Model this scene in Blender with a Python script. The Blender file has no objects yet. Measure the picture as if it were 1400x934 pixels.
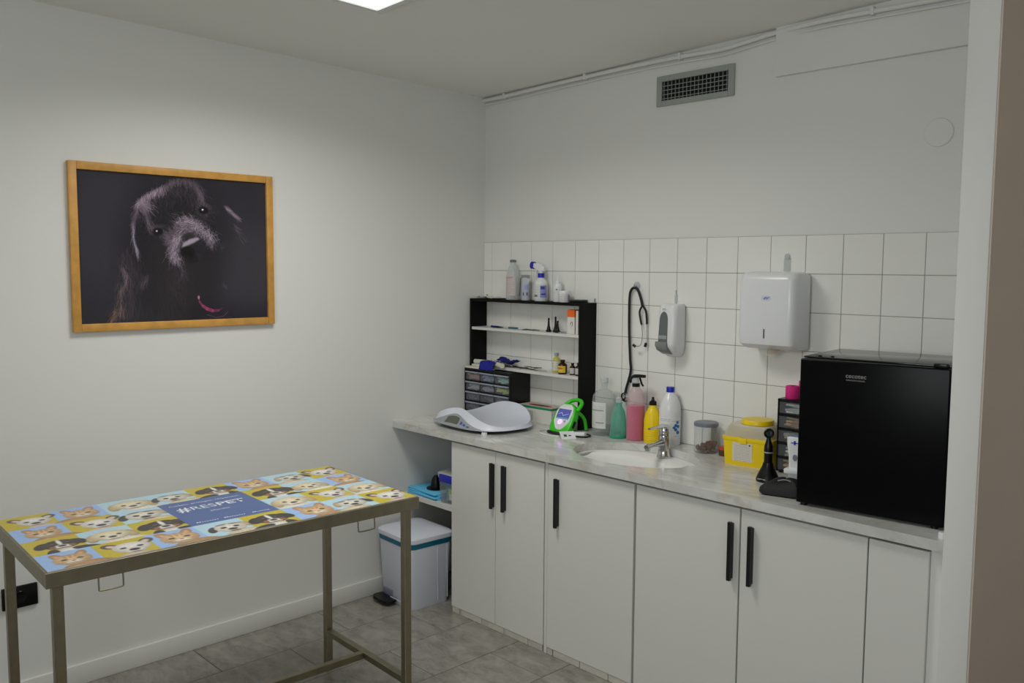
import bpy, bmesh, math, random
import numpy as np
from mathutils import Vector, Matrix
R = math.radians
PI = math.pi
random.seed(4)
S = bpy.context.scene
COL = S.collection

# ------------------------------------------------------------------ camera
cam = bpy.data.cameras.new('camera')
cam.sensor_width = 36.0
cam.lens = 1194.44 / 1400 * 36.0
cam.clip_start = 0.02
co = bpy.data.objects.new('camera', cam)
COL.objects.link(co)
rt = Vector((0.69266446, 0.72123395, 0.00612574))
up = Vector((-0.06591536, 0.05484219, 0.99631697))
fw = Vector((-0.71824168, 0.69051714, -0.08552763))
M = Matrix((rt, up, -fw)).transposed().to_4x4()
M.translation = (3.527, -3.1848, 1.63205)
co.matrix_world = M
S.camera = co

# ------------------------------------------------------------------ world, lights, exposure
w = bpy.data.worlds.new('world')
S.world = w
w.use_nodes = True
w.node_tree.nodes['Background'].inputs[0].default_value = (0.8, 0.9, 1.0, 1)
w.node_tree.nodes['Background'].inputs[1].default_value = 0.05
S.view_settings.view_transform = 'Standard'
S.view_settings.look = 'None'
S.view_settings.gamma = 1.0
S.view_settings.use_curve_mapping = False
S.view_settings.exposure = 0.0
PANEL_POWER = 13.9        # watts of the ceiling LED panel
REAR_FILL_POWER = 29.5  # watts of the fill light added behind the camera


def area_light(name, loc, rot, sx, sy, power, color):
    l = bpy.data.lights.new(name, 'AREA')
    l.shape = 'RECTANGLE'
    l.size = sx
    l.size_y = sy
    l.energy = power
    l.color = color
    o = bpy.data.objects.new(name, l)
    o.location = loc
    o.rotation_euler = rot
    COL.objects.link(o)
    return o


def ceil_z(x, y):
    return 2.524 - 0.022 * y + 0.024 * x


# the LED panel's own light, and a daylight fill added behind the camera, with an unseen window built round it
pl_ = area_light('panel_light', (1.105, -1.56, ceil_z(1.1, -1.56) - 0.02), (0, 0, 0), 0.56, 0.56, PANEL_POWER, (1.0, 0.99, 0.945))
pl_.data.spread = R(152)
area_light('rear_daylight_fill', (3.0, -4.50, 1.9), (R(90), 0, 0), 1.4, 1.0, REAR_FILL_POWER, (0.95, 0.98, 1.0))

# ------------------------------------------------------------------ materials
_m = {}


def s2l(c):
    return tuple(((x / 12.92) if x <= 0.04045 else ((x + 0.055) / 1.055) ** 2.4) for x in c)


def mat(name, col, rough=0.5, metal=0.0, noise=0.0, nscale=20.0, bump=0.0, bscale=60.0, emit=None, estr=0.0, coat=0.0, spec=0.5, trans=0.0, alpha=1.0, island=0.0):
    """procedural principled material; col is the sRGB colour of the thing itself"""
    if name in _m:
        return _m[name]
    m = bpy.data.materials.new(name)
    m.use_nodes = True
    nt = m.node_tree
    b = nt.nodes['Principled BSDF']
    c = s2l(col)
    b.inputs['Base Color'].default_value = (*c, 1)
    b.inputs['Roughness'].default_value = rough
    b.inputs['Metallic'].default_value = metal
    b.inputs['Coat Weight'].default_value = coat
    b.inputs['Specular IOR Level'].default_value = spec
    b.inputs['Transmission Weight'].default_value = trans
    b.inputs['Alpha'].default_value = alpha
    tc = nt.nodes.new('ShaderNodeTexCoord')
    if noise > 0:
        n = nt.nodes.new('ShaderNodeTexNoise')
        n.inputs['Scale'].default_value = nscale
        n.inputs['Detail'].default_value = 4
        nt.links.new(tc.outputs['Object'], n.inputs['Vector'])
        r = nt.nodes.new('ShaderNodeValToRGB')
        r.color_ramp.elements[0].position = 0.3
        r.color_ramp.elements[1].position = 0.7
        r.color_ramp.elements[0].color = (*[x * (1 - noise) for x in c], 1)
        r.color_ramp.elements[1].color = (*[min(1, x * (1 + noise)) for x in c], 1)
        nt.links.new(n.outputs['Fac'], r.inputs['Fac'])
        nt.links.new(r.outputs['Color'], b.inputs['Base Color'])
    if bump > 0:
        n = nt.nodes.new('ShaderNodeTexNoise')
        n.inputs['Scale'].default_value = bscale
        n.inputs['Detail'].default_value = 3
        nt.links.new(tc.outputs['Object'], n.inputs['Vector'])
        bp = nt.nodes.new('ShaderNodeBump')
        bp.inputs['Strength'].default_value = bump
        bp.inputs['Distance'].default_value = 0.002
        nt.links.new(n.outputs['Fac'], bp.inputs['Height'])
        nt.links.new(bp.outputs['Normal'], b.inputs['Normal'])
    if emit:
        b.inputs['Emission Color'].default_value = (*s2l(emit), 1)
        b.inputs['Emission Strength'].default_value = estr
    _m[name] = m
    return m


def clear(name, col, density=0.25, rough=0.08, edge=0.4):
    """thin clear plastic or glass: tinted see-through with a gloss on top"""
    if name in _m:
        return _m[name]
    m = bpy.data.materials.new(name)
    m.use_nodes = True
    nt = m.node_tree
    nt.nodes.clear()
    out = nt.nodes.new('ShaderNodeOutputMaterial')
    tr = nt.nodes.new('ShaderNodeBsdfTransparent')
    tr.inputs[0].default_value = (*s2l(col), 1)
    df = nt.nodes.new('ShaderNodeBsdfPrincipled')
    df.inputs['Base Color'].default_value = (*s2l(col), 1)
    df.inputs['Roughness'].default_value = rough
    lw = nt.nodes.new('ShaderNodeLayerWeight')
    lw.inputs['Blend'].default_value = 0.35
    ma = nt.nodes.new('ShaderNodeMath')
    ma.operation = 'MULTIPLY_ADD'
    ma.inputs[1].default_value = edge
    ma.inputs[2].default_value = density
    nt.links.new(lw.outputs['Facing'], ma.inputs[0])
    mx = nt.nodes.new('ShaderNodeMixShader')
    nt.links.new(ma.outputs[0], mx.inputs[0])
    nt.links.new(tr.outputs[0], mx.inputs[1])
    nt.links.new(df.outputs[0], mx.inputs[2])
    nt.links.new(mx.outputs[0], out.inputs[0])
    _m[name] = m
    return m


def stone(name, c0, c1, scale, rough, vein=None, rnd=0.0, stretch=(1, 1, 1), bump=0.05):
    m = bpy.data.materials.new(name)
    m.use_nodes = True
    nt = m.node_tree
    b = nt.nodes['Principled BSDF']
    b.inputs['Roughness'].default_value = rough
    tc = nt.nodes.new('ShaderNodeTexCoord')
    mp = nt.nodes.new('ShaderNodeMapping')
    mp.inputs['Scale'].default_value = stretch
    nt.links.new(tc.outputs['Object'], mp.inputs['Vector'])
    src = mp.outputs[0]
    if rnd:
        oi = nt.nodes.new('ShaderNodeObjectInfo')
        mu = nt.nodes.new('ShaderNodeVectorMath')
        mu.operation = 'MULTIPLY'
        mu.inputs[1].default_value = (37, 21, 11)
        nt.links.new(oi.outputs['Random'], mu.inputs[0])
        ad = nt.nodes.new('ShaderNodeVectorMath')
        nt.links.new(mp.outputs[0], ad.inputs[0])
        nt.links.new(mu.outputs[0], ad.inputs[1])
        src = ad.outputs[0]
    n = nt.nodes.new('ShaderNodeTexNoise')
    n.inputs['Scale'].default_value = scale
    n.inputs['Detail'].default_value = 8
    n.inputs['Roughness'].default_value = 0.62
    n.inputs['Distortion'].default_value = 0.6
    nt.links.new(src, n.inputs['Vector'])
    r = nt.nodes.new('ShaderNodeValToRGB')
    r.color_ramp.elements[0].position = 0.32
    r.color_ramp.elements[1].position = 0.68
    r.color_ramp.elements[0].color = (*s2l(c0), 1)
    r.color_ramp.elements[1].color = (*s2l(c1), 1)
    nt.links.new(n.outputs['Fac'], r.inputs['Fac'])
    last = r.outputs['Color']
    if vein:
        v = nt.nodes.new('ShaderNodeTexNoise')
        v.inputs['Scale'].default_value = scale * 0.8
        v.inputs['Detail'].default_value = 5
        v.inputs['Distortion'].default_value = 2.2
        nt.links.new(src, v.inputs['Vector'])
        vr = nt.nodes.new('ShaderNodeValToRGB')
        e = vr.color_ramp.elements
        e[0].position = 0.46
        e[0].color = (0, 0, 0, 1)
        e[1].position = 0.54
        e[1].color = (0, 0, 0, 1)
        k = vr.color_ramp.elements.new(0.5)
        k.color = (0.5, 0.5, 0.5, 1)
        nt.links.new(v.outputs['Fac'], vr.inputs['Fac'])
        mx = nt.nodes.new('ShaderNodeMix')
        mx.data_type = 'RGBA'
        nt.links.new(vr.outputs['Color'], mx.inputs['Factor'])
        nt.links.new(last, mx.inputs['A'])
        mx.inputs['B'].default_value = (*s2l(vein), 1)
        last = mx.outputs['Result']
    nt.links.new(last, b.inputs['Base Color'])
    bp = nt.nodes.new('ShaderNodeBump')
    bp.inputs['Strength'].default_value = bump
    bp.inputs['Distance'].default_value = 0.002
    nt.links.new(n.outputs['Fac'], bp.inputs['Height'])
    nt.links.new(bp.outputs['Normal'], b.inputs['Normal'])
    _m[name] = m
    return m


def printmat(name, rough=0.35, coat=0.0):
    m = bpy.data.materials.new(name)
    m.use_nodes = True
    nt = m.node_tree
    b = nt.nodes['Principled BSDF']
    b.inputs['Roughness'].default_value = rough
    b.inputs['Coat Weight'].default_value = coat
    a = nt.nodes.new('ShaderNodeAttribute')
    a.attribute_name = 'ink'
    nt.links.new(a.outputs['Color'], b.inputs['Base Color'])
    return m


M_WALL = mat('wall_paint', (0.90, 0.90, 0.885), 0.75, noise=0.012, nscale=1.3, bump=0.12, bscale=90)
M_CEIL = mat('ceiling_paint', (0.94, 0.94, 0.92), 0.85, bump=0.06, bscale=60)
M_WALLP = mat('partition_side_beige', (0.84, 0.775, 0.72), 0.8, noise=0.03, nscale=2)
M_SOF = mat('soffit_paint', (0.86, 0.86, 0.84), 0.75)
M_BASE = mat('skirting_paint', (0.88, 0.88, 0.86), 0.4)
M_TILE = mat('white_glazed_ceramic', (0.935, 0.935, 0.915), 0.12, noise=0.012, nscale=8, bump=0.03, bscale=14)
M_GROUT = mat('grout', (0.66, 0.655, 0.62), 0.9)
M_FGROUT = mat('floor_grout', (0.38, 0.37, 0.34), 0.9)
M_FLOOR = stone('grey_stone_tile', (0.46, 0.445, 0.415), (0.61, 0.595, 0.56), 9.0, 0.22, rnd=1, vein=(0.60, 0.585, 0.54), stretch=(1, 1.8, 1))
M_PLTILE = stone('plinth_stone_tile', (0.72, 0.70, 0.66), (0.84, 0.82, 0.78), 9.0, 0.3, rnd=1)
M_MARBLE = stone('grey_marble', (0.74, 0.74, 0.725), (0.875, 0.875, 0.86), 3.6, 0.15, vein=(0.71, 0.68, 0.61), stretch=(0.8, 2.0, 1), bump=0.01)
M_LAM = mat('white_laminate', (0.86, 0.86, 0.84), 0.38, bump=0.02, bscale=30)
M_LAME = mat('laminate_edge', (0.70, 0.70, 0.68), 0.5)
M_BLK = mat('matt_black_metal', (0.035, 0.035, 0.035), 0.45)
M_BLKW = mat('black_melamine', (0.012, 0.013, 0.012), 0.6, spec=0.2, noise=0.1, nscale=40)
M_BPL = mat('black_plastic', (0.028, 0.028, 0.03), 0.3, spec=0.35)
M_BRUB = mat('black_rubber', (0.04, 0.04, 0.04), 0.55)
M_WPL = mat('white_plastic', (0.90, 0.905, 0.91), 0.25)
M_WPLB = mat('cool_white_plastic', (0.86, 0.875, 0.92), 0.35)
M_CHROME = mat('chrome', (0.82, 0.82, 0.82), 0.1, metal=1)
M_STEEL = mat('brushed_stainless_steel', (0.60, 0.57, 0.49), 0.42, metal=1, noise=0.08, nscale=30)
M_ALU = mat('grey_aluminium', (0.66, 0.68, 0.66), 0.45, metal=0.35)
M_WOOD = mat('oak_frame_wood', (0.81, 0.60, 0.29), 0.45, noise=0.13, nscale=24)
M_CERAM = mat('white_sink_ceramic', (0.93, 0.93, 0.92), 0.07)
M_BLUE = mat('royal_blue_plastic', (0.10, 0.13, 0.68), 0.35)
M_DKBLUE = mat('navy_cloth', (0.07, 0.12, 0.45), 0.85, bump=0.3)
M_TEAL = mat('teal_liner', (0.03, 0.46, 0.58), 0.45)
M_CYAN = mat('cyan_pad', (0.42, 0.80, 0.96), 0.8, bump=0.3)
M_GREEN = mat('lime_green_silicone', (0.24, 0.80, 0.12), 0.4)
M_YEL = mat('yellow_plastic', (0.96, 0.83, 0.05), 0.35)
M_PINKL = mat('pink_liquid', (0.86, 0.36, 0.54), 0.15)
M_PINK = mat('magenta_bandage', (0.86, 0.16, 0.50), 0.85, bump=0.4, bscale=200)
M_PAPER = mat('paper', (0.88, 0.87, 0.84), 0.8)
M_CLOTH = mat('cream_gauze', (0.86, 0.85, 0.78), 0.9, bump=0.4, bscale=150)
M_CLEAR = clear('clear_plastic', (0.95, 0.955, 0.955), 0.07, 0.08, 0.35)
M_CLEARM = clear('milky_clear_plastic', (0.92, 0.93, 0.93), 0.36, 0.3)
M_GLASSD = clear('clear_drawer_plastic', (0.90, 0.91, 0.92), 0.07, 0.12, 0.12)
M_TEALB = clear('sea_green_plastic', (0.66, 0.91, 0.84), 0.24, 0.1, 0.35)
M_PINKC = clear('pinkish_clear_plastic', (0.96, 0.92, 0.93), 0.12, 0.1, 0.25)
M_LIDC = clear('cloudy_lid_plastic', (0.90, 0.88, 0.80), 0.5, 0.35)
M_GREYLID = mat('grey_lid_plastic', (0.46, 0.48, 0.54), 0.35)
M_BROWN = mat('brown_contents', (0.38, 0.20, 0.12), 0.8, noise=0.5, nscale=60)
M_AMBER = mat('amber_glass', (0.20, 0.06, 0.04), 0.12)
M_SMOKE = mat('smoked_window_plastic', (0.40, 0.42, 0.42), 0.25)
M_PRINT = printmat('printed_ink', 0.4)


# ------------------------------------------------------------------ mesh helpers
class MB:
    def __init__(self):
        self.v = []
        self.f = []
        self.s = []

    def add(self, vs, fs, smooth=False, mtx=None):
        o = len(self.v)
        for p in vs:
            p = Vector(p)
            if mtx is not None:
                p = mtx @ p
            self.v.append(tuple(p))
        for f in fs:
            self.f.append(tuple(i + o for i in f))
            self.s.append(smooth)
        return self

    def box(self, x0, x1, y0, y1, z0, z1, bev=0.0, seg=2, mtx=None):
        bm = bmesh.new()
        bmesh.ops.create_cube(bm, size=1)
        for v in bm.verts:
            v.co = Vector(((x0 + x1) / 2 + v.co.x * (x1 - x0), (y0 + y1) / 2 + v.co.y * (y1 - y0), (z0 + z1) / 2 + v.co.z * (z1 - z0)))
        if bev > 0:
            bmesh.ops.bevel(bm, geom=bm.edges[:], offset=bev, segments=seg, affect='EDGES', profile=0.5)
        bm.verts.index_update()
        self.add([v.co for v in bm.verts], [[v.index for v in f.verts] for f in bm.faces], bev > 0 and seg > 1, mtx)
        bm.free()
        return self

    def lathe(self, prof, n=28, mtx=None, sx=1.0, sy=1.0, a0=0.0):
        """prof: list of (r, z) from bottom up; closed ends when r == 0"""
        vs = []
        fs = []
        idx = []
        for r, z in prof:
            if r < 1e-6:
                idx.append([len(vs)])
                vs.append((0, 0, z))
            else:
                idx.append(list(range(len(vs), len(vs) + n)))
                for k in range(n):
                    a = 2 * PI * k / n + a0
                    vs.append((r * math.cos(a) * sx, r * math.sin(a) * sy, z))
        for i in range(len(prof) - 1):
            A, B = idx[i], idx[i + 1]
            if len(A) == 1 and len(B) == 1:
                continue
            for k in range(n):
                k2 = (k + 1) % n
                if len(A) == 1:
                    fs.append((A[0], B[k2], B[k]))
                elif len(B) == 1:
                    fs.append((A[k], A[k2], B[0]))
                else:
                    fs.append((A[k], A[k2], B[k2], B[k]))
        self.add(vs, fs, True, mtx)
        return self

    def cyl(self, p, q, r, n=16, r2=None, cap=True):
        p, q = Vector(p), Vector(q)
        d = q - p
        m = Matrix.Translation(p) @ d.to_track_quat('Z', 'Y').to_matrix().to_4x4()
        L = d.length
        r2 = r if r2 is None else r2
        pr = [(r, 0), (r2, L)]
        if cap:
            pr = [(0, 0)] + pr + [(0, L)]
        return self.lathe(pr, n, m)

    def tube(self, pts, r, n=8, smooth=5, closed=False, rads=None):
        P = [Vector(p) for p in pts]
        if smooth > 1 and len(P) > 2:
            Q = []
            N = len(P)
            rr = []
            for i in range(N if closed else N - 1):
                a = P[(i - 1) % N] if (closed or i > 0) else P[0]
                b = P[i]
                c = P[(i + 1) % N]
                d = P[(i + 2) % N] if (closed or i + 2 < N) else P[-1]
                for k in range(smooth):
                    t = k / smooth
                    Q.append(0.5 * ((2 * b) + (c - a) * t + (2 * a - 5 * b + 4 * c - d) * t * t + (3 * b - a - 3 * c + d) * t ** 3))
            if not closed:
                Q.append(P[-1])
            P = Q
        vs = []
        fs = []
        N = len(P)
        nrm = None
        for i, p in enumerate(P):
            if closed:
                t = (P[(i + 1) % N] - P[i - 1]).normalized()
            else:
                t = (P[min(i + 1, N - 1)] - P[max(i - 1, 0)]).normalized()
            if nrm is None:
                nrm = t.orthogonal().normalized()
            else:
                nrm = (nrm - t * nrm.dot(t)).normalized()
            bn = t.cross(nrm)
            for k in range(n):
                a = 2 * PI * k / n
                rr_ = r if rads is None else rads[0] + (rads[1] - rads[0]) * i / (N - 1)
                vs.append(p + (nrm * math.cos(a) + bn * math.sin(a)) * rr_)
        for i in range(N if closed else N - 1):
            j = (i + 1) % N
            for k in range(n):
                k2 = (k + 1) % n
                fs.append((i * n + k, i * n + k2, j * n + k2, j * n + k))
        if not closed:
            fs.append(tuple(range(n))[::-1])
            fs.append(tuple((N - 1) * n + k for k in range(n)))
        self.add(vs, fs, True)
        return self

    def prism(self, poly, z0, z1, mtx=None, smooth=False):
        n = len(poly)
        vs = [(x, y, z0) for x, y in poly] + [(x, y, z1) for x, y in poly]
        fs = [tuple(range(n))[::-1], tuple(range(n, 2 * n))]
        for k in range(n):
            k2 = (k + 1) % n
            fs.append((k, k2, n + k2, n + k))
        return self.add(vs, fs, smooth, mtx)

    def loft(self, rings, cap0=True, cap1=True, mtx=None):
        n = len(rings[0])
        vs = [p for r in rings for p in r]
        fs = []
        for i in range(len(rings) - 1):
            for k in range(n):
                k2 = (k + 1) % n
                fs.append((i * n + k, i * n + k2, (i + 1) * n + k2, (i + 1) * n + k))
        if cap0:
            fs.append(tuple(range(n))[::-1])
        if cap1:
            fs.append(tuple((len(rings) - 1) * n + k for k in range(n)))
        return self.add(vs, fs, True, mtx)

    def mesh(self, name, m):
        me = bpy.data.meshes.new(name)
        me.from_pydata(self.v, [], self.f)
        me.polygons.foreach_set('use_smooth', self.s)
        me.materials.append(m)
        bm = bmesh.new()
        bm.from_mesh(me)
        bmesh.ops.recalc_face_normals(bm, faces=bm.faces)
        bm.to_mesh(me)
        bm.free()
        if any(self.s):
            me.set_sharp_from_angle(angle=R(38))
        return me

    def build(self, name, m, parent=None, loc=None, label=None, kind=None):
        o = bpy.data.objects.new(name, self.mesh(name, m))
        COL.objects.link(o)
        if parent is not None:
            o.parent = parent
        if loc is not None:
            o.location = loc
        if label:
            o['label'] = label
        if kind:
            o['kind'] = kind
        return o


def thing(name, label, cat, loc=(0, 0, 0), rz=0.0, group=None):
    o = bpy.data.objects.new(name, None)
    o.empty_display_size = 0.05
    COL.objects.link(o)
    o.location = loc
    o.rotation_euler = (0, 0, rz)
    o['label'] = label
    o['category'] = cat
    if group:
        o['group'] = group
    return o


def tag(o, label, cat, group=None):
    o['label'] = label
    o['category'] = cat
    if group:
        o['group'] = group
    return o


def struct(o):
    o['kind'] = 'structure'
    return o


def link(name, me, parent=None, loc=(0, 0, 0), rot=(0, 0, 0)):
    o = bpy.data.objects.new(name, me)
    COL.objects.link(o)
    if parent is not None:
        o.parent = parent
    o.location = loc
    o.rotation_euler = rot
    return o


def rrect(hx, hy, r, n=6, cx=0.0, cy=0.0):
    pts = []
    for (sx, sy, a0) in ((1, 1, 0), (-1, 1, 90), (-1, -1, 180), (1, -1, 270)):
        for k in range(n + 1):
            a = R(a0 + 90 * k / n)
            pts.append((cx + sx * (hx - r) + r * math.cos(a), cy + sy * (hy - r) + r * math.sin(a)))
    return pts


def ell(a, b, n=48, cx=0.0, cy=0.0):
    return [(cx + a * math.cos(2 * PI * k / n), cy + b * math.sin(2 * PI * k / n)) for k in range(n)]


def text(s, name, m, parent, mtx, width=None, height=None, bold=False, ext=0.0):
    """lettering as a flat mesh: x along the line, y up; centred on its origin"""
    cu = bpy.data.curves.new('lettering', 'FONT')
    cu.body = s
    cu.size = 1.0
    cu.resolution_u = 3
    cu.align_x = 'CENTER'
    cu.align_y = 'CENTER'
    if bold:
        cu.offset = 0.018
    tmp = bpy.data.objects.new('lettering', cu)
    COL.objects.link(tmp)
    bpy.context.view_layer.update()
    dg = bpy.context.evaluated_depsgraph_get()
    me = bpy.data.meshes.new_from_object(tmp.evaluated_get(dg))
    bpy.data.objects.remove(tmp)
    bpy.data.curves.remove(cu)
    xs = [v.co.x for v in me.vertices]
    ys = [v.co.y for v in me.vertices]
    W, H = max(xs) - min(xs), max(ys) - min(ys)
    sx = width / W if width else height / H
    sy = height / H if height else sx
    cx, cy = (max(xs) + min(xs)) / 2, (max(ys) + min(ys)) / 2
    for v in me.vertices:
        v.co = mtx @ Vector(((v.co.x - cx) * sx, (v.co.y - cy) * sy, 0))
    me.materials.clear()
    me.materials.append(m)
    o = bpy.data.objects.new(name, me)
    COL.objects.link(o)
    o.parent = parent
    return o


# ------------------------------------------------------------------ painting helpers (flat print stored as vertex colour)
class Canvas:
    def __init__(self, w, h, bg):
        self.w, self.h = w, h
        self.a = np.zeros((h, w, 3)) + np.array(bg)
        self.yy, self.xx = np.mgrid[0:h, 0:w].astype(float)

    def blend(self, mask, col, al=1.0):
        m = np.clip(mask, 0, 1)[..., None] * al
        self.a = self.a * (1 - m) + np.array(col) * m

    def ell(self, cx, cy, rx, ry, rot, col, al=1.0, soft=1.2):
        x = self.xx - cx
        y = self.yy - cy
        c, s = math.cos(R(rot)), math.sin(R(rot))
        u = (x * c + y * s) / rx
        v = (-x * s + y * c) / ry
        d = np.sqrt(u * u + v * v)
        self.blend((1 - d) * min(rx, ry) / soft + 0.5, col, al)

    def rect(self, x0, y0, x1, y1, col, al=1.0):
        m = ((self.xx >= x0) & (self.xx < x1) & (self.yy >= y0) & (self.yy < y1)).astype(float)
        self.blend(m, col, al)

    def poly(self, pts, col, al=1.0, soft=1.0):
        inside = np.zeros((self.h, self.w), bool)
        n = len(pts)
        for i in range(n):
            x1, y1 = pts[i]
            x2, y2 = pts[(i + 1) % n]
            if y1 == y2:
                continue
            c = ((y1 > self.yy) != (y2 > self.yy)) & (self.xx < (x2 - x1) * (self.yy - y1) / (y2 - y1) + x1)
            inside ^= c
        m = inside.astype(float)
        for _ in range(int(soft)):
            m = (m + np.roll(m, 1, 0) + np.roll(m, -1, 0) + np.roll(m, 1, 1) + np.roll(m, -1, 1)) / 5
        self.blend(m, col, al)

    def line(self, x0, y0, x1, y1, wd, col, al=1.0):
        xa, xb = int(max(0, min(x0, x1) - wd - 2)), int(min(self.w, max(x0, x1) + wd + 3))
        ya, yb = int(max(0, min(y0, y1) - wd - 2)), int(min(self.h, max(y0, y1) + wd + 3))
        if xb <= xa or yb <= ya:
            return
        X = self.xx[ya:yb, xa:xb]
        Y = self.yy[ya:yb, xa:xb]
        dx, dy = x1 - x0, y1 - y0
        L2 = dx * dx + dy * dy + 1e-9
        t = np.clip(((X - x0) * dx + (Y - y0) * dy) / L2, 0, 1)
        d = np.hypot(X - x0 - t * dx, Y - y0 - t * dy)
        m = np.clip((wd / 2 - d) + 0.5, 0, 1)[..., None] * al
        self.a[ya:yb, xa:xb] = self.a[ya:yb, xa:xb] * (1 - m) + np.array(col) * m

    def hair(self, path, n, length, ang, col, al=0.5, spread=6, jit=25, wd=1.0, curl=0.0):
        """n short hairs rooted along path (list of points), pointing at ang degrees"""
        rnd = random.Random(int(path[0][0] * 7 + n))
        seg = len(path) - 1
        for _ in range(n):
            t = rnd.random() * seg
            i = min(int(t), seg - 1)
            f = t - i
            x = path[i][0] * (1 - f) + path[i + 1][0] * f + rnd.gauss(0, spread)
            y = path[i][1] * (1 - f) + path[i + 1][1] * f + rnd.gauss(0, spread)
            a = ang if not isinstance(ang, (list, tuple)) else ang[0] + (ang[1] - ang[0]) * t / seg
            a = R(a + rnd.gauss(0, jit))
            L = length * (0.5 + rnd.random())
            k = 0.75 + 0.5 * rnd.random()
            self.line(x, y, x + L * math.cos(a), y + L * math.sin(a), wd, [min(1, c * k) for c in col], al * (0.5 + 0.5 * rnd.random()))


def print_mesh(cv, fn, name, m, parent):
    """grid of the canvas' resolution; fn(u, v) -> point, u right 0..1, v down 0..1; colours go to attribute 'ink'"""
    W, H = cv.w, cv.h
    u, v = np.meshgrid(np.linspace(0, 1, W + 1), np.linspace(0, 1, H + 1))
    pts = np.array(fn(u, v))
    pts = np.stack([np.broadcast_to(p, u.shape) for p in pts], -1).reshape(-1, 3)
    i = (np.arange(H)[:, None] * (W + 1) + np.arange(W)[None, :]).ravel()
    q = np.stack([i, i + W + 1, i + W + 2, i + 1], -1)
    me = bpy.data.meshes.new(name)
    me.vertices.add(len(pts))
    me.vertices.foreach_set('co', pts.ravel())
    nf = len(q)
    me.loops.add(nf * 4)
    me.loops.foreach_set('vertex_index', q.ravel())
    me.polygons.add(nf)
    me.polygons.foreach_set('loop_start', np.arange(nf) * 4)
    me.update()
    me.validate()
    at = me.color_attributes.new('ink', 'FLOAT_COLOR', 'CORNER')
    c = np.clip(cv.a.reshape(-1, 3), 0, 1)
    c = np.where(c <= 0.04045, c / 12.92, ((c + 0.055) / 1.055) ** 2.4)
    c = np.concatenate([c, np.ones((len(c), 1))], 1)
    at.data.foreach_set('color', np.repeat(c, 4, 0).ravel().astype(np.float32))
    me.polygons.foreach_set('use_smooth', np.ones(nf, bool))
    me.materials.append(m)
    o = bpy.data.objects.new(name, me)
    COL.objects.link(o)
    if parent is not None:
        o.parent = parent
    return o


def wrap_label(parent, r, z0, z1, a0, a1, cv, label=None, sx=1.0, sy=1.0, r2=None):
    """printed label wrapped on a round body between angles a0..a1 (degrees, left to right)"""
    r2 = r if r2 is None else r2
    A0, A1 = R(a0), R(a1)

    def fn(u, v):
        a = A0 + (A1 - A0) * u
        rr = r2 + (r - r2) * v
        return rr * np.cos(a) * sx, rr * np.sin(a) * sy, z1 + (z0 - z1) * v
    o = print_mesh(cv, fn, 'label', M_PRINT, parent)
    if label:
        o['label'] = label
    return o


# ================================================================== THE SETTING
CX1, CY0 = 4.6, -4.6     # room reaches behind the camera
# --- floor: grout bed and stone tiles
fl = MB().box(-0.1, CX1 + 0.1, CY0 - 0.1, 0.1, -0.12, -0.006).build('floor', M_FGROUT)
struct(fl)
TW, TL, g = 0.305, 0.600, 0.0028
tm = {}


def tile_mesh(w, l):
    k = (round(w, 3), round(l, 3))
    if k not in tm:
        tm[k] = MB().box(-w / 2, w / 2, -l / 2, l / 2, -0.008, 0, 0.0012, 1).mesh('tile', M_FLOOR)
    return tm[k]


x = 0.28 - TW
row = 0
while x < CX1:
    x0, x1 = max(x, 0.0), min(x + TW, CX1)
    off = -0.765 if row % 2 == 1 else -1.07
    y = off + 1.2
    while y > CY0:
        y1, y0 = min(y, 0.0), max(y - TL, CY0)
        if y1 - y0 > 0.02 and x1 - x0 > 0.02:
            link('tile', tile_mesh(x1 - x0 - g, y1 - y0 - g), fl, ((x0 + x1) / 2, (y0 + y1) / 2, 0))
        y -= TL
    x += TW
    row += 1

# --- walls
wl = struct(MB().box(-0.12, 0, CY0 - 0.12, 0.12, -0.1, 2.85).build('wall_left', M_WALL))
wb = struct(MB().box(0, CX1, 0, 0.12, -0.1, 2.85).build('wall_back', M_WALL))
struct(MB().box(CX1, CX1 + 0.12, CY0 - 0.12, 0.12, -0.1, 2.85).build('wall_right', M_WALL))
wf = MB()
wf.box(0, 2.27, CY0 - 0.12, CY0, -0.1, 2.85)
wf.box(3.73, CX1, CY0 - 0.12, CY0, -0.1, 2.85)
wf.box(2.27, 3.73, CY0 - 0.12, CY0, -0.1, 1.37)
wf.box(2.27, 3.73, CY0 - 0.12, CY0, 2.43, 2.85)
struct(wf.build('wall_front', M_WALL))
wn = MB()
for a, b, c, d in ((2.27, 2.31, 1.37, 2.43), (3.69, 3.73, 1.37, 2.43), (2.98, 3.02, 1.41, 2.39), (2.31, 3.69, 1.37, 1.41), (2.31, 3.69, 2.39, 2.43)):
    wn.box(a, b, CY0 - 0.08, CY0 - 0.03, c, d)
wo = struct(wn.build('added_window_1', M_LAM))  # unseen window, added to house the fill light
MB().box(2.31, 3.69, CY0 - 0.058, CY0 - 0.052, 1.41, 2.39).build('pane', clear('added_window_glass', (0.97, 0.98, 0.98), 0.04), wo)
# thin partition at the end of the worktop; its far side is a thin beige skin
pa = MB().box(2.632, 2.712, -0.625, 0.0, -0.0, 2.7, 0.004, 2).build('wall_partition', M_WALL)
struct(pa)
struct(MB().box(2.712, 2.716, -0.622, 0.0, 0.0, 2.7).build('wall_partition_side', M_WALLP))
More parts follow.
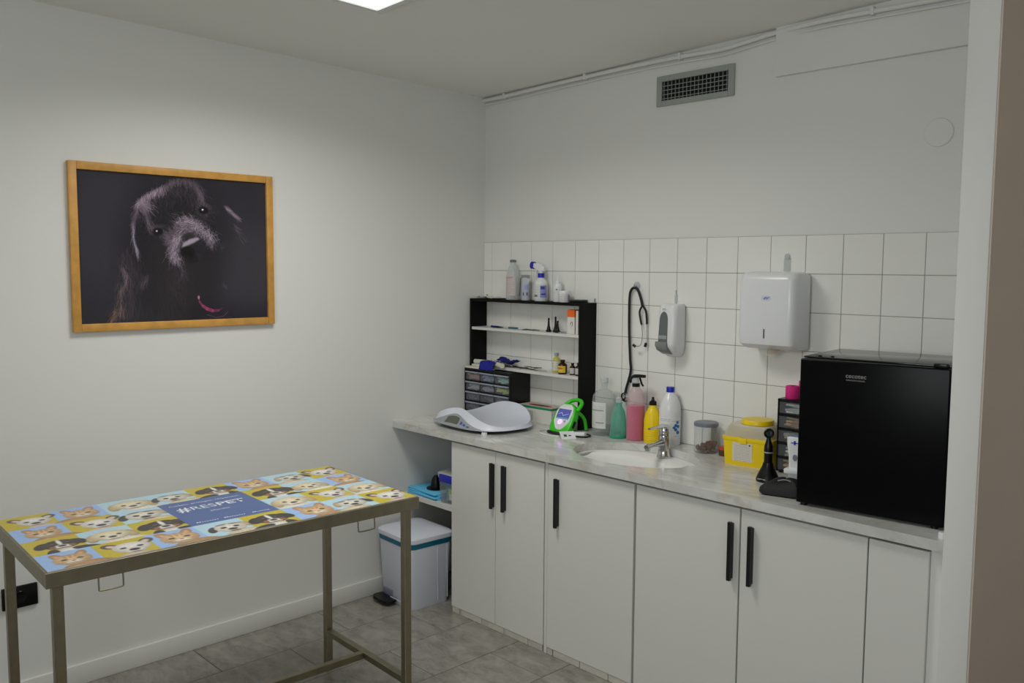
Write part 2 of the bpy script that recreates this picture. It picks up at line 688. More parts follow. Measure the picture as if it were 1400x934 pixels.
# ceiling follows the slight fall towards the corner
cm = MB()
xs = [(-0.1, CY0 - 0.1), (CX1 + 0.1, CY0 - 0.1), (CX1 + 0.1, 0.1), (-0.1, 0.1)]
cm.add([(a, b, ceil_z(a, b)) for a, b in xs] + [(a, b, 2.95) for a, b in xs],
       [(0, 1, 2, 3), (7, 6, 5, 4), (0, 4, 5, 1), (1, 5, 6, 2), (2, 6, 7, 3), (3, 7, 4, 0)])
struct(cm.build('ceiling', M_CEIL))
# baseboard
bb = MB().box(0, 0.012, CY0, -0.0, 0.0, 0.0815, 0.003, 2)
struct(bb.build('baseboard_left', M_BASE))
# soffit box on the back wall
struct(MB().box(1.712, 2.632, -0.022, 0.0, 2.379, 2.62, 0.003, 2).build('trim_1', M_WALL))

# --- wall tiles: 0.15 m squares, six rows from the worktop up
gb = MB().box(0.0, 2.632, -0.0055, 0.0, 0.86, 1.7605).build('grout_bed', M_GROUT, wb)
wt = {}


def wtile(w):
    k = round(w, 4)
    if k not in wt:
        wt[k] = MB().box(-w / 2, w / 2, -0.0085, -0.001, -0.0738, 0.0738, 0.0012, 1).mesh('tile', M_TILE)
    return wt[k]


edges = [0.0] + [0.0622 + 0.15 * i for i in range(18)]
edges = [e for e in edges if e < 2.632] + [2.632]
for i in range(len(edges) - 1):
    for j in range(6):
        a, b = edges[i], edges[i + 1]
        link('tile', wtile(b - a - 0.0024), wb, ((a + b) / 2, 0, 1.76 - 0.15 * (j + 0.5)),
             (R(random.gauss(0, 0.12)), 0, R(random.gauss(0, 0.12))))

# ================================================================== ON THE WALLS AND CEILING
# LED panels
M_LED = mat('led_diffuser', (1, 1, 1), 0.4, emit=(1.0, 1.0, 0.96), estr=1.4)
for k, (px, py) in enumerate(((1.105, -1.56),)):
    lab = 'square white LED panel set in the ceiling above the steel table'
    t = thing('ceiling_light', lab, 'light', (px, py, ceil_z(px, py)))
    fr = MB()
    for s in (-1, 1):
        fr.box(s * 0.300 - 0.010, s * 0.300 + 0.010, -0.31, 0.31, -0.012, 0.006)
        fr.box(-0.29, 0.29, s * 0.300 - 0.010, s * 0.300 + 0.010, -0.012, 0.006)
    fr.build('frame', M_WPL, t)
    MB().box(-0.291, 0.291, -0.291, 0.291, -0.006, 0.004).build('diffuser', M_LED, t)
    t.rotation_euler = (R(-1.26), R(-1.37), 0)

# surface cable conduit under the ceiling, with a thinner cable below it
t = thing('cable_conduit', 'white painted cable conduit clipped along the top of the tiled wall', 'cable', (0, 0, 0))
cp = [(0.0, 2.509), (0.16, 2.510), (0.45, 2.519), (0.72, 2.526), (1.0, 2.531), (1.26, 2.531), (1.46, 2.527), (1.58, 2.537), (1.70, 2.548), (1.90, 2.551), (2.11, 2.548), (2.40, 2.541), (2.631, 2.532)]
MB().tube([(a, -0.034 if a > 1.7 else -0.016, b) for a, b in cp], 0.0095, 10, 5).build('conduit', M_WALL, t)
MB().tube([(a, -0.030 if a > 1.7 else -0.008, b - 0.022) for a, b in cp], 0.0045, 8, 5).build('thin_cable', M_WALL, t)
for a in (0.165, 0.72, 1.26, 2.10):
    z = np.interp(a, [c[0] for c in cp], [c[1] for c in cp])
    y = -0.034 if a > 1.7 else -0.016
    MB().box(a - 0.007, a + 0.007, y - 0.013, -0.001 if a < 1.7 else -0.022, z - 0.013, z + 0.016, 0.003, 2).build('clip', M_WPL, t)

# ventilation grille
t = thing('ventilation_grille', 'grey metal ventilation grille high on the wall above the tiles', 'vent', (1.328, 0, 2.40))
W2, H2 = 0.195, 0.065
f = MB()
for s in (-1, 1):
    f.box(s * (W2 - 0.014) - 0.014, s * (W2 - 0.014) + 0.014, -0.012, 0, -H2, H2, 0.002, 1)
    f.box(-W2 + 0.028, W2 - 0.028, -0.012, 0, s * (H2 - 0.012) - 0.012, s * (H2 - 0.012) + 0.012, 0.002, 1)
f.build('frame', M_ALU, t)
MB().box(-W2 + 0.02, W2 - 0.02, -0.0015, 0, -H2 + 0.02, H2 - 0.02).build('dark_duct', mat('dark_duct', (0.02, 0.02, 0.02), 0.9), t)
me = MB().box(-0.167, 0.167, -0.0075, -0.0055, -0.0012, 0.0012).mesh('slat', M_ALU)
for z in (-0.033, -0.015, 0.003, 0.021):
    link('slat', me, t, (0, 0, z))
me = MB().box(-0.0008, 0.0008, -0.006, -0.0018, -0.041, 0.041).mesh('fin', M_ALU)
for k in range(17):
    link('fin', me, t, (-0.158 + k * 0.316 / 16, 0, 0))

# round blank cover plate
tag(MB().lathe([(0, 0), (0.0485, 0), (0.0495, 0.003), (0.047, 0.006), (0, 0.007)], 40, Matrix.Translation((2.335, 0, 2.102)) @ Matrix.Rotation(R(90), 4, 'X')).build('cover_plate', M_WALL),
    'round white blank cover plate on the wall near the partition', 'cover plate')

# wall socket
t = thing('wall_socket', 'black square wall socket plate low on the left wall', 'socket', (0, -2.318, 0.404))
MB().box(0, 0.012, -0.060, 0.060, -0.041, 0.041, 0.003, 2).build('plate', M_BPL, t)
MB().lathe([(0, 0.0128), (0.019, 0.0128), (0.021, 0.0135), (0.0225, 0.012)], 28, Matrix.Rotation(R(90), 4, 'Y')).build('socket_ring', M_BPL, t)

# framed dog photograph
y0, y1, z0, z1 = -2.1021, -1.2686, 1.3738, 2.0158
t = thing('framed_picture', 'oak framed dark close-up photograph of a black dog on the left wall', 'picture', (0, (y0 + y1) / 2, (z0 + z1) / 2))
hw, hh = (y1 - y0) / 2, (z1 - z0) / 2
fwid = 0.030
for s in (-1, 1):
    MB().box(0.001, 0.022, s * (hw - fwid / 2) - fwid / 2, s * (hw - fwid / 2) + fwid / 2, -hh, hh, 0.002, 2).build('frame_side', M_WOOD, t)
    MB().box(0.001, 0.0215, -hw + fwid, hw - fwid, s * (hh - fwid / 2) - fwid / 2, s * (hh - fwid / 2) + fwid / 2, 0.002, 2).build('frame_rail', M_WOOD, t)
MB().box(0.001, 0.008, -hw + 0.02, hw - 0.02, -hh + 0.02, hh - 0.02).build('backing_board', M_BPL, t)
W, H = 500, 370
cv = Canvas(W, H, (0.150, 0.148, 0.165))


def Q(x, y):   # crop position -> canvas position
    u = (x - 98) / 920
    return u * W, (y - (78 + 60 * u)) / ((838 - 40 * u) - (78 + 60 * u)) * H


def QL(*pts):
    return [Q(*p) for p in pts]


cv.ell(*Q(200, 330), 90, 150, 10, (0.205, 0.20, 0.22), 0.6, 70)
cv.ell(*Q(900, 560), 90, 120, 0, (0.20, 0.20, 0.21), 0.6, 60)
cv.ell(*Q(540, 430), 135, 165, 10, (0.10, 0.095, 0.105), 0.85, 90)
cv.ell(*Q(520, 650), 120, 110, 0, (0.13, 0.12, 0.13), 0.7, 70)
fur = (0.56, 0.51, 0.53)
dim = (0.34, 0.31, 0.33)
fnt = (0.24, 0.22, 0.235)
cv.hair(QL((380, 300), (450, 200), (560, 160), (650, 200), (700, 300)), 500, 18, (120, 50), fnt, 0.5, 14, 35)
cv.hair(QL((300, 480), (330, 560), (300, 640), (330, 760)), 500, 26, 95, fnt, 0.4, 16, 14)
cv.hair(QL((520, 560), (560, 640), (520, 740)), 300, 22, 85, (0.20, 0.18, 0.19), 0.4, 26, 22)
cv.hair(QL((368, 245), (400, 208), (450, 180), (490, 160)), 330, 15, (120, 85), fur, 0.5, 3.5, 18)
cv.hair(QL((490, 160), (530, 130), (585, 118)), 190, 12, (80, 70), dim, 0.55, 3.5, 22)
cv.hair(QL((585, 118), (640, 138), (668, 180), (672, 215)), 240, 14, (75, 80), dim, 0.6, 5, 22)
cv.hair(QL((372, 250), (395, 235), (415, 260)), 220, 15, 60, (0.46, 0.42, 0.45), 0.5, 7, 25)
cv.hair(QL((400, 290), (412, 330), (425, 362)), 140, 12, (60, 70), dim, 0.5, 4, 20)
cv.hair(QL((366, 260), (352, 310), (340, 350)), 150, 13, (115, 100), dim, 0.55, 3, 14)
cv.hair(QL((345, 340), (343, 400), (352, 450), (360, 490)), 160, 15, (100, 82), (0.50, 0.50, 0.52), 0.45, 1.6, 8)
cv.ell(*Q(620, 365), 32, 20, 12, (0.36, 0.33, 0.35), 0.55, 24)
cv.ell(*Q(540, 430), 18, 26, 20, (0.36, 0.33, 0.35), 0.5, 20)
cv.hair(QL((560, 340), (610, 318), (660, 345), (700, 385), (725, 415)), 640, 13, (215, 70), (0.60, 0.56, 0.58), 0.42, 9, 38)
cv.hair(QL((590, 360), (555, 400), (530, 450), (527, 490), (555, 520)), 520, 13, (140, 70), (0.57, 0.53, 0.55), 0.42, 8, 35)
cv.hair(QL((500, 425), (530, 385), (575, 340)), 240, 11, (210, 240), dim, 0.45, 6, 35)
cv.hair(QL((560, 540), (575, 575), (560, 600)), 60, 13, (70, 100), dim, 0.35, 6, 25)
cv.hair(QL((690, 400), (715, 430), (722, 450)), 90, 9, (70, 100), dim, 0.5, 3, 25)
cv.ell(*Q(600, 400), 14, 8, -15, (0.13, 0.12, 0.13), 0.8, 7)
cv.ell(*Q(598, 478), 19, 15, 10, (0.03, 0.028, 0.03), 0.97, 6)
cv.ell(*Q(610, 512), 18, 9, 0, (0.06, 0.055, 0.06), 0.8, 8)
cv.poly(QL((568, 455), (580, 430), (612, 412), (648, 404), (662, 412), (630, 432), (596, 446)), (0.62, 0.59, 0.62), 0.85, 6)
cv.ell(*Q(690, 245), 20, 5, 15, dim, 0.35, 6)
cv.ell(*Q(455, 352), 20, 4, -5, dim, 0.35, 6)
for (ex, ey, k) in ((455, 378, 0.75), (682, 272, 1.0)):
    cv.ell(*Q(ex, ey), 12, 9, 0, (0.05, 0.045, 0.05), 0.95, 5)
    q0 = Q(ex, ey)
    cv.hair([(q0[0] + 17 * math.cos(R(a)), q0[1] + 11 * math.sin(R(a))) for a in range(0, 361, 30)], 80, 6, (0, 360), dim, 0.35, 2.0, 30)
    cv.ell(q0[0] - 2, q0[1] - 1.5, 2.4, 2.1, 0, (0.95, 0.95, 0.98), k, 1.5)
cv.hair(QL((488, 372), (500, 395), (498, 430)), 90, 9, (60, 120), dim, 0.45, 4, 25)
cv.poly(QL((785, 248), (806, 250), (838, 278), (870, 305), (884, 326), (850, 312), (815, 284)), (0.45, 0.42, 0.44), 0.55, 8)
cv.hair(QL((790, 250), (830, 282), (870, 318)), 70, 10, (30, 45), fur, 0.4, 3, 12)
cv.hair(QL((835, 345), (860, 370), (890, 425)), 50, 13, (30, 60), dim, 0.5, 4, 12)
cv.hair(QL((740, 440), (800, 440)), 30, 13, (100, 130), dim, 0.25, 8, 30)
cv.hair(QL((283, 540), (300, 585), (308, 640)), 90, 15, (75, 95), (0.42, 0.38, 0.38), 0.42, 4, 12)
cv.hair(QL((285, 640), (272, 720), (285, 790)), 110, 18, (105, 90), (0.44, 0.38, 0.35), 0.4, 5, 12)
cv.hair(QL((265, 740), (250, 790), (232, 830)), 90, 18, (105, 120), (0.48, 0.38, 0.30), 0.4, 5, 12)
cv.hair(QL((395, 590), (380, 640)), 60, 16, (95, 105), dim, 0.35, 5, 12)
tp = QL((648, 700), (652, 722), (668, 742), (690, 757), (718, 766), (748, 764), (768, 752))
for n_, (p, q) in enumerate(zip(tp, tp[1:])):
    cv.line(*p, *q, (3, 5, 8, 9, 7, 4)[n_], (0.60, 0.25, 0.37), (0.5, 0.6, 0.7, 0.65, 0.5, 0.3)[n_])
cv.ell(*tp[0], 3, 5, 0, (0.75, 0.55, 0.62), 0.7, 2)
tp = QL((692, 786), (735, 800), (775, 792), (800, 768))
for p, q in zip(tp, tp[1:]):
    cv.line(*p, *q, 2, (0.34, 0.32, 0.34), 0.6)
cv.hair(QL((780, 640), (790, 665)), 14, 9, (240, 260), dim, 0.5, 2, 10)
cv.a = cv.a * np.array([1.22, 1.17, 1.25]) + 0.012
rs = np.random.RandomState(3)
cv.a += rs.normal(0, 0.008, cv.a.shape[:2])[..., None]
ph = print_mesh(cv, lambda u, v: (0 * u + 0.0095, -hw + 0.028 + u * (2 * hw - 0.056), hh - 0.028 - v * (2 * hh - 0.056)), 'photograph', printmat('photo_print_under_glass', 0.16, 0.2), t)
ph['label'] = 'dark photograph of a black dog with light catching its fur and muzzle'

# ================================================================== CABINETS AND WORKTOP
FY = -0.600


def cabinet(x0, x1, doors, label, hinge=None):
    t = thing('base_cabinet', label, 'cabinet', (x0, 0, 0))
    w_ = x1 - x0
    b = MB()
    b.box(0.0, 0.018, FY + 0.02, -0.02, 0.0, 0.826)
    b.box(w_ - 0.018, w_, FY + 0.02, -0.02, 0.0, 0.826)
    b.box(0.018, w_ - 0.018, FY + 0.05, -0.02, 0.07, 0.088)
    b.box(0.018, w_ - 0.018, -0.03, -0.02, 0.088, 0.826)
    b.box(0.018, w_ - 0.018, FY + 0.02, FY + 0.10, 0.806, 0.826)
    b.build('body', M_LAME, t)
    for (a, c, hx) in doors:
        d = MB().box(a - x0 + 0.0015, c - x0 - 0.0015, FY, FY + 0.019, 0.030, 0.815, 0.0012, 1).build('door', M_LAM, t)
        h = MB()
        h.box(hx - x0 - 0.0065, hx - x0 + 0.0065, FY - 0.024, FY - 0.012, 0.560, 0.766, 0.0008, 1)
        h.box(hx - x0 - 0.0055, hx - x0 + 0.0055, FY - 0.013, FY, 0.566, 0.760)
        h.build('handle', M_BLK, d)
    return t


c1 = cabinet(0.434, 1.038, [(0.434, 0.738, 0.727), (0.738, 1.038, 0.802)][:2], 'white two-door base cabinet with black handles beside the pedal bin')
c2 = cabinet(1.040, 1.516, [(1.058, 1.512, 1.118)], 'white single-door base cabinet with a black handle below the sink')
c3 = cabinet(1.518, 2.410, [(1.520, 1.966, 1.938), (1.969, 2.408, 2.015)], 'wide white two-door base cabinet with black handles under the black fridge')
MB().box(0.0, 0.016, FY + 0.004, FY + 0.022, 0.0, 0.826).build('front_stile', M_LAM, c2)
MB().box(0.0, 0.018, FY + 0.008, FY + 0.02, 0.0, 0.06).build('front_stile', M_LAM, c1)
tag(MB().box(2.411, 2.588, FY, FY + 0.019, 0.0, 0.815, 0.0012, 1).build('filler_panel', M_LAM),
    'narrow white filler panel between the widest cabinet and the partition', 'panel')
struct(MB().box(2.589, 2.6315, FY + 0.012, FY + 0.05, 0.0, 0.826).build('trim_2', M_WALL))
# stone tile plinth pieces under the doors
pt = MB().box(-0.0735, 0.0735, FY + 0.002, FY + 0.012, 0.0005, 0.0285, 0.001, 1).mesh('plinth_tile', M_PLTILE)
for cab, x0_, lo, hi in ((c1, 0.434, 0.495, 1.034), (c2, 1.040, 1.095, 1.512), (c3, 1.518, 1.536, 2.41)):
    if lo > x0_ + 0.04:
        wd_ = lo - x0_ - 0.021
        link('plinth_tile', MB().box(-wd_ / 2 + 0.0015, wd_ / 2 - 0.0015, FY + 0.002, FY + 0.012, 0.0005, 0.0285, 0.001, 1).mesh('plinth_tile', M_PLTILE), cab, (0.018 + wd_ / 2, 0, 0))
    a = lo
    while a < hi - 0.03:
        wd_ = min(0.150, hi - a)
        o = link('plinth_tile', pt if wd_ > 0.149 else MB().box(-wd_ / 2 + 0.0015, wd_ / 2 - 0.0015, FY + 0.002, FY + 0.012, 0.0005, 0.0285, 0.001, 1).mesh('plinth_tile', M_PLTILE), cab, (a + wd_ / 2 - x0_, 0, 0))
        a += 0.150

# open shelf beside the cabinets
tag(MB().box(0.0, 0.433, -0.55, -0.002, 0.460, 0.485, 0.001, 1).build('wall_shelf', M_LAM), 'white board shelf in the corner under the worktop, above the bin', 'shelf')

# worktop with an oval cut-out
SC, SA, SB = (1.31, -0.345), 0.285, 0.205


def worktop():
    n = 64
    mb = MB()
    x0, x1, y0, y1, zt, zb = 0.0, 2.632, -0.62, -0.0, 0.86, 0.828
    outer = []
    inner = []
    for k in range(n):
        a = 2 * PI * (k + 0.5) / n
        c, s = math.cos(a), math.sin(a)
        inner.append((SC[0] + SA * c, SC[1] + SB * s))
        # project on a box round the oval
        bx0, bx1, by0, by1 = SC[0] - 0.34, SC[0] + 0.34, y0, y1
        hx = 0.34
        hyp = (y1 - SC[1]) if s > 0 else (SC[1] - y0)
        tt = min(hx / abs(c) if abs(c) > 1e-6 else 9, hyp / abs(s) if abs(s) > 1e-6 else 9)
        outer.append((SC[0] + tt * c, SC[1] + tt * s))
    vs = []
    for (z, L) in ((zt, outer), (zt, inner), (zb, inner), (zb, outer)):
        vs += [(p[0], p[1], z) for p in L]
    # rounded lip: drop inner top a touch via extra ring
    fs = []
    for k in range(n):
        k2 = (k + 1) % n
        for a in range(3):
            fs.append((a * n + k, a * n + k2, (a + 1) * n + k2, (a + 1) * n + k))
    mb.add(vs, fs, False)
    ca = [(SC[0] - 0.34, y0), (SC[0] + 0.34, y0), (SC[0] + 0.34, y1), (SC[0] - 0.34, y1)]
    # fill the four corner triangles left by the angular sampling, top and bottom, and front edge
    for cx_, cy_ in ca:
        ds = sorted(range(n), key=lambda k: (outer[k][0] - cx_) ** 2 + (outer[k][1] - cy_) ** 2)[:2]
        for z in (zt, zb):
            mb.add([(cx_, cy_, z), (*outer[ds[0]], z), (*outer[ds[1]], z)], [(0, 1, 2)])
    mb.add([(ca[0][0], y0, zt), (ca[1][0], y0, zt), (ca[1][0], y0, zb), (ca[0][0], y0, zb)], [(0, 1, 2, 3)])
    for a, b in ((x0, SC[0] - 0.34), (SC[0] + 0.34, x1)):
        mb.add([(a, y0, zt), (b, y0, zt), (b, y1, zt), (a, y1, zt), (a, y0, zb), (b, y0, zb), (b, y1, zb), (a, y1, zb)],
               [(0, 1, 2, 3), (7, 6, 5, 4), (0, 4, 5, 1), (2, 6, 7, 3), (0, 3, 7, 4), (1, 5, 6, 2)])
    return mb


me = worktop().mesh('worktop', M_MARBLE)
bm = bmesh.new()
bm.from_mesh(me)
bmesh.ops.remove_doubles(bm, verts=bm.verts, dist=0.0004)
bmesh.ops.recalc_face_normals(bm, faces=bm.faces)
bm.to_mesh(me)
bm.free()
wk = link('worktop', me)
tag(wk, 'long grey veined marble worktop along the tiled wall with an oval cut-out', 'worktop')

# sink
t = thing('sink', 'white oval ceramic sink set under the marble worktop', 'sink', (SC[0], SC[1], 0.828))
rings = []


def er(a, b, cy, z):
    return [(p[0], p[1], z) for p in ell(a, b, 56, 0, cy)]


rings = [er(SA + 0.02, SB + 0.02, 0, -0.014), er(SA + 0.02, SB + 0.02, 0, -0.001), er(SA - 0.004, SB - 0.004, 0, -0.001),
         er(SA - 0.022, SB - 0.045, -0.024, -0.003), er(SA - 0.034, SB - 0.058, -0.028, -0.012), er(SA - 0.055, SB - 0.075, -0.028, -0.06),
         er(SA - 0.095, SB - 0.10, -0.028, -0.115), er(0.09, 0.05, -0.028, -0.142), er(0.024, 0.02, -0.028, -0.148)]
MB().loft(rings, cap0=False, cap1=True).build('basin', M_CERAM, t)
MB().lathe([(0, 0.0), (0.021, 0.0), (0.022, 0.002), (0.0, 0.003)], 24, Matrix.Translation((0, -0.028, -0.1475))).build('drain', M_CHROME, t)
MB().lathe([(0.008, 0.0), (0.012, 0.0), (0.012, 0.0015), (0.008, 0.0015)], 20, Matrix.Translation((0.09, 0.105, -0.0465)) @ Matrix.Rotation(R(62), 4, 'X')).build('overflow', M_CHROME, t)

# tap
t = thing('tap', 'chrome single-lever mixer tap at the back of the sink', 'tap', (1.333, -0.175, 0.8275), R(0))
t.scale = (1.04, 1.0, 1.14)
MB().lathe([(0, 0), (0.029, 0), (0.029, 0.004), (0.0255, 0.008), (0.0235, 0.03), (0.0225, 0.055), (0.0225, 0.075), (0.021, 0.082), (0, 0.084)], 32).build('body', M_CHROME, t)
sp = MB()
prof = []
for (d, z, hw_, hh_) in ((0.0, 0.056, 0.018, 0.017), (0.03, 0.056, 0.0165, 0.0125), (0.07, 0.055, 0.0145, 0.009), (0.105, 0.053, 0.0135, 0.0085), (0.122, 0.050, 0.012, 0.008)):
    prof.append([(p[0], -d, z + p[1]) for p in ell(hw_, hh_, 18)])
sp.loft(prof)
sp.cyl((0, -0.111, 0.052), (0, -0.113, 0.036), 0.0105, 18)
sp.build('spout', M_CHROME, t)
lv = MB()
lv.lathe([(0.0205, 0.083), (0.0215, 0.095), (0.0195, 0.112), (0.012, 0.12), (0, 0.122)], 28)
prof = []
for (d, z, hw_, hh_) in ((-0.018, 0.113, 0.014, 0.008), (0.0, 0.116, 0.0185, 0.009), (0.03, 0.117, 0.017, 0.006), (0.07, 0.118, 0.0125, 0.004), (0.105, 0.117, 0.008, 0.003)):
    prof.append([(p[0], -d, z + p[1]) for p in ell(hw_, hh_, 18)])
lv.loft(prof)
lv.build('lever', M_CHROME, t)

# ================================================================== MINI FRIDGE
t = thing('mini_fridge', 'black table-top mini fridge on the worktop beside the partition', 'fridge', (2.148, -0.565, 0.86), math.atan2(0.049, 0.445))
FW, FD, FH = 0.448, 0.37, 0.488
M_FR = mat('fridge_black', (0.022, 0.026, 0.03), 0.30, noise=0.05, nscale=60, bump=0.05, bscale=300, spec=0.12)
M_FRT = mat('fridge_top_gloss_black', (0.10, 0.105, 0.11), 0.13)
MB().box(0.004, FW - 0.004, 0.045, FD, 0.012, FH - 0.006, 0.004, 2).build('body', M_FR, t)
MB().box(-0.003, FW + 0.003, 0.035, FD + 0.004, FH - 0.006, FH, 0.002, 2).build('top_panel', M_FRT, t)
MB().box(0, FW, 0, 0.040, 0.009, FH - 0.006, 0.005, 3).build('door', M_FR, t)
MB().box(FW - 0.05, FW - 0.012, 0.006, 0.036, FH - 0.006, FH + 0.008, 0.003, 2).build('hinge', M_BPL, t)
for hx in (0.045, 0.085):
    MB().lathe([(0, 0), (0.006, 0), (0.006, 0.004), (0, 0.005)], 12, Matrix.Translation((hx, 0.05, FH))).build('screw_cover', M_BPL, t)
for (fx, fy) in ((0.02, 0.02), (FW - 0.03, 0.02), (0.02, FD - 0.04), (FW - 0.03, FD - 0.04)):
    MB().cyl((fx, fy, 0), (fx, fy, 0.018), 0.011, 14).build('foot', M_BPL, t)
M_LOGO = mat('logo_grey', (0.62, 0.62, 0.61), 0.4)
fm = Matrix.Translation((0.178, -0.0006, 0.437)) @ Matrix.Rotation(R(90), 4, 'X')
text('cecotec', 'logo', M_LOGO, t, fm, 0.062, 0.0105)
text('GRANDCOOLER', 'logo_small', M_LOGO, t, fm @ Matrix.Translation((-0.001, -0.0125, 0)), 0.058, 0.0042)
# small white cap beside the fridge foot
tag(MB().lathe([(0, 0), (0.011, 0), (0.011, 0.016), (0.009, 0.019), (0, 0.019)], 18, Matrix.Translation((2.6165, -0.588, 0.86))).build('bottle_cap', M_WPL),
    'tiny white cap on the worktop edge at the right foot of the fridge', 'cap')

# ================================================================== DISPENSERS
t = thing('paper_towel_dispenser', 'large white paper towel dispenser with a blue emblem on the tiled wall', 'dispenser', (1.778, -0.009, 1.315))
rings = []
for (z, hx, y0_, rr) in ((0.0, 0.110, -0.080, 0.015), (0.004, 0.117, -0.105, 0.02), (0.022, 0.121, -0.142, 0.03), (0.05, 0.122, -0.148, 0.032), (0.27, 0.121, -0.148, 0.032), (0.288, 0.119, -0.143, 0.032), (0.298, 0.112, -0.132, 0.032), (0.302, 0.09, -0.11, 0.03)):
    hy = -y0_ / 2
    rings.append([(p[0], p[1], z) for p in rrect(hx, hy, min(rr, hy - 0.001), 6, 0, y0_ / 2)])
MB().loft(rings).build('cover', M_WPL, t)
MB().box(-0.0025, 0.0025, -0.1492, -0.1475, 0.047, 0.083).build('level_slot', mat('slot_brown', (0.35, 0.30, 0.24), 0.6), t)
em = Canvas(48, 24, (0.86, 0.87, 0.90))
em.ell(24, 12, 21, 10, 0, (0.80, 0.82, 0.88), 1, 1)
em.line(11, 16, 20, 8, 3.4, (0.18, 0.22, 0.60))
em.line(20, 8, 27, 12, 3.0, (0.18, 0.22, 0.60))
em.line(27, 12, 38, 7, 3.0, (0.25, 0.30, 0.70))
em.line(15, 17, 33, 14, 1.6, (0.35, 0.40, 0.72))
print_mesh(em, lambda u, v: (0.006 - 0.020 + u * 0.040, 0 * u - 0.1484, 0.212 - v * 0.020), 'emblem', M_PRINT, t)
pp = MB()
pp.add([(-0.02, -0.09, 0.004), (0.035, -0.075, 0.004), (0.012, -0.10, -0.020), (-0.028, -0.105, -0.026), (-0.005, -0.092, -0.012), (0.03, -0.088, -0.008)],
       [(0, 1, 5, 4), (4, 5, 2, 3)], False)
o = pp.build('towel_tip', mat('paper_towel', (0.80, 0.74, 0.66), 0.9), t)
t2 = thing('adhesive_hook', 'clear plastic adhesive hook on the tiles above the paper towel dispenser', 'hook', (1.787, -0.009, 1.62))
MB().box(-0.015, 0.015, -0.004, 0, 0.0, 0.052, 0.0018, 2).build('strip', M_CLEAR, t2)
MB().cyl((0, -0.001, 0.058), (0, -0.006, 0.058), 0.011, 18).build('pad', M_CLEARM, t2)

t = thing('soap_dispenser', 'white wall soap dispenser with a smoked window left of the towel dispenser', 'dispenser', (1.275, -0.009, 1.245))
rings = []
for (z, hx, y0_, rr) in ((0.0, 0.028, -0.045, 0.012), (0.018, 0.040, -0.07, 0.016), (0.045, 0.046, -0.095, 0.02), (0.06, 0.0475, -0.098, 0.022), (0.20, 0.0475, -0.090, 0.024), (0.222, 0.0455, -0.083, 0.024), (0.230, 0.038, -0.07, 0.02)):
    hy = -y0_ / 2
    rings.append([(p[0], p[1], z) for p in rrect(hx, hy, min(rr, hy - 0.001), 6, 0, y0_ / 2)])
MB().loft(rings).build('cover', M_WPL, t)
# arched smoked window
wn = MB()
pl = []
for k in range(13):
    a = PI * k / 12
    pl.append((-0.010 + 0.021 * math.cos(a), 0.160 + 0.037 * math.sin(a)))
pl += [(-0.0335, 0.06), (0.0135, 0.06)]


def wy(z):
    return -0.0985 + (z - 0.06) / 0.14 * 0.008 - 0.0012


vs = [(p[0], wy(p[1]), p[1]) for p in pl] + [(p[0], wy(p[1]) + 0.006, p[1]) for p in pl]
n = len(pl)
wn.add(vs, [tuple(range(n)), tuple(range(n, 2 * n))[::-1]] + [(k, (k + 1) % n, n + (k + 1) % n, n + k) for k in range(n)])
wn.build('window', M_SMOKE, t)
MB().box(-0.030, 0.011, -0.1005, -0.094, 0.078, 0.094, 0.001, 1).build('soap_level', mat('soap_grey', (0.60, 0.62, 0.62), 0.3), t)
lv = MB()
rings = []
for (z, a, b, yb, yf) in ((0.012, -0.030, 0.018, -0.06, -0.072), (0.030, -0.042, 0.017, -0.08, -0.1), (0.050, -0.046, 0.015, -0.09, -0.108), (0.066, -0.046, 0.0145, -0.092, -0.106)):
    rings.append([(p[0], p[1], z) for p in rrect((b - a) / 2, (yb - yf) / 2, 0.004, 3, (a + b) / 2, (yb + yf) / 2)])
MB().loft(rings).build('push_lever', mat('grey_lever_plastic', (0.50, 0.515, 0.51), 0.35), t)
em = Canvas(30, 14, (0.88, 0.88, 0.88))
em.line(4, 9, 12, 4, 2.6, (0.32, 0.34, 0.35))
em.line(12, 4, 26, 7, 2.4, (0.32, 0.34, 0.35))
print_mesh(em, lambda u, v: (-0.020 + u * 0.020, 0 * u - 0.0925 + v * 0.0005, 0.212 - v * 0.010), 'emblem', M_PRINT, t)
t2 = thing('adhesive_hook', 'small clear plastic adhesive hook on the tiles above the soap dispenser', 'hook', (1.262, -0.009, 1.478))
MB().box(-0.007, 0.007, -0.004, 0, 0.0, 0.034, 0.0015, 2).build('strip', M_CLEARM, t2)
MB().box(-0.003, 0.003, -0.005, 0, 0.034, 0.056, 0.0015, 2).build('pad', M_CLEARM, t2)

# stethoscope on its hook
t = thing('adhesive_hook', 'round clear adhesive hook holding the stethoscope', 'hook', (1.045, -0.009, 1.548))
MB().lathe([(0, 0), (0.019, 0), (0.019, 0.003), (0.010, 0.005), (0, 0.005)], 24, Matrix.Rotation(R(90), 4, 'X')).build('pad', M_CLEARM, t)
MB().tube([(0, -0.004, 0.0), (0, -0.02, -0.004), (0, -0.022, 0.006)], 0.0035, 8, 4).build('hook_arm', M_CHROME, t)
t = thing('stethoscope', 'black stethoscope hanging from a hook on the tiled wall', 'stethoscope', (1.045, -0.024, 1.548))
MB().tube([(0.044, 0, -0.092), (0.034, 0, -0.058), (0.018, 0, -0.022), (0.0, 0, -0.008), (-0.022, 0, -0.020), (-0.031, 0, -0.062), (-0.030, 0, -0.20), (-0.022, 0, -0.33), (-0.018, 0.002, -0.385), (-0.028, 0.002, -0.43), (-0.043, 0.002, -0.475), (-0.046, 0, -0.498)], 0.0060, 10, 6).build('tubing', M_BRUB, t)
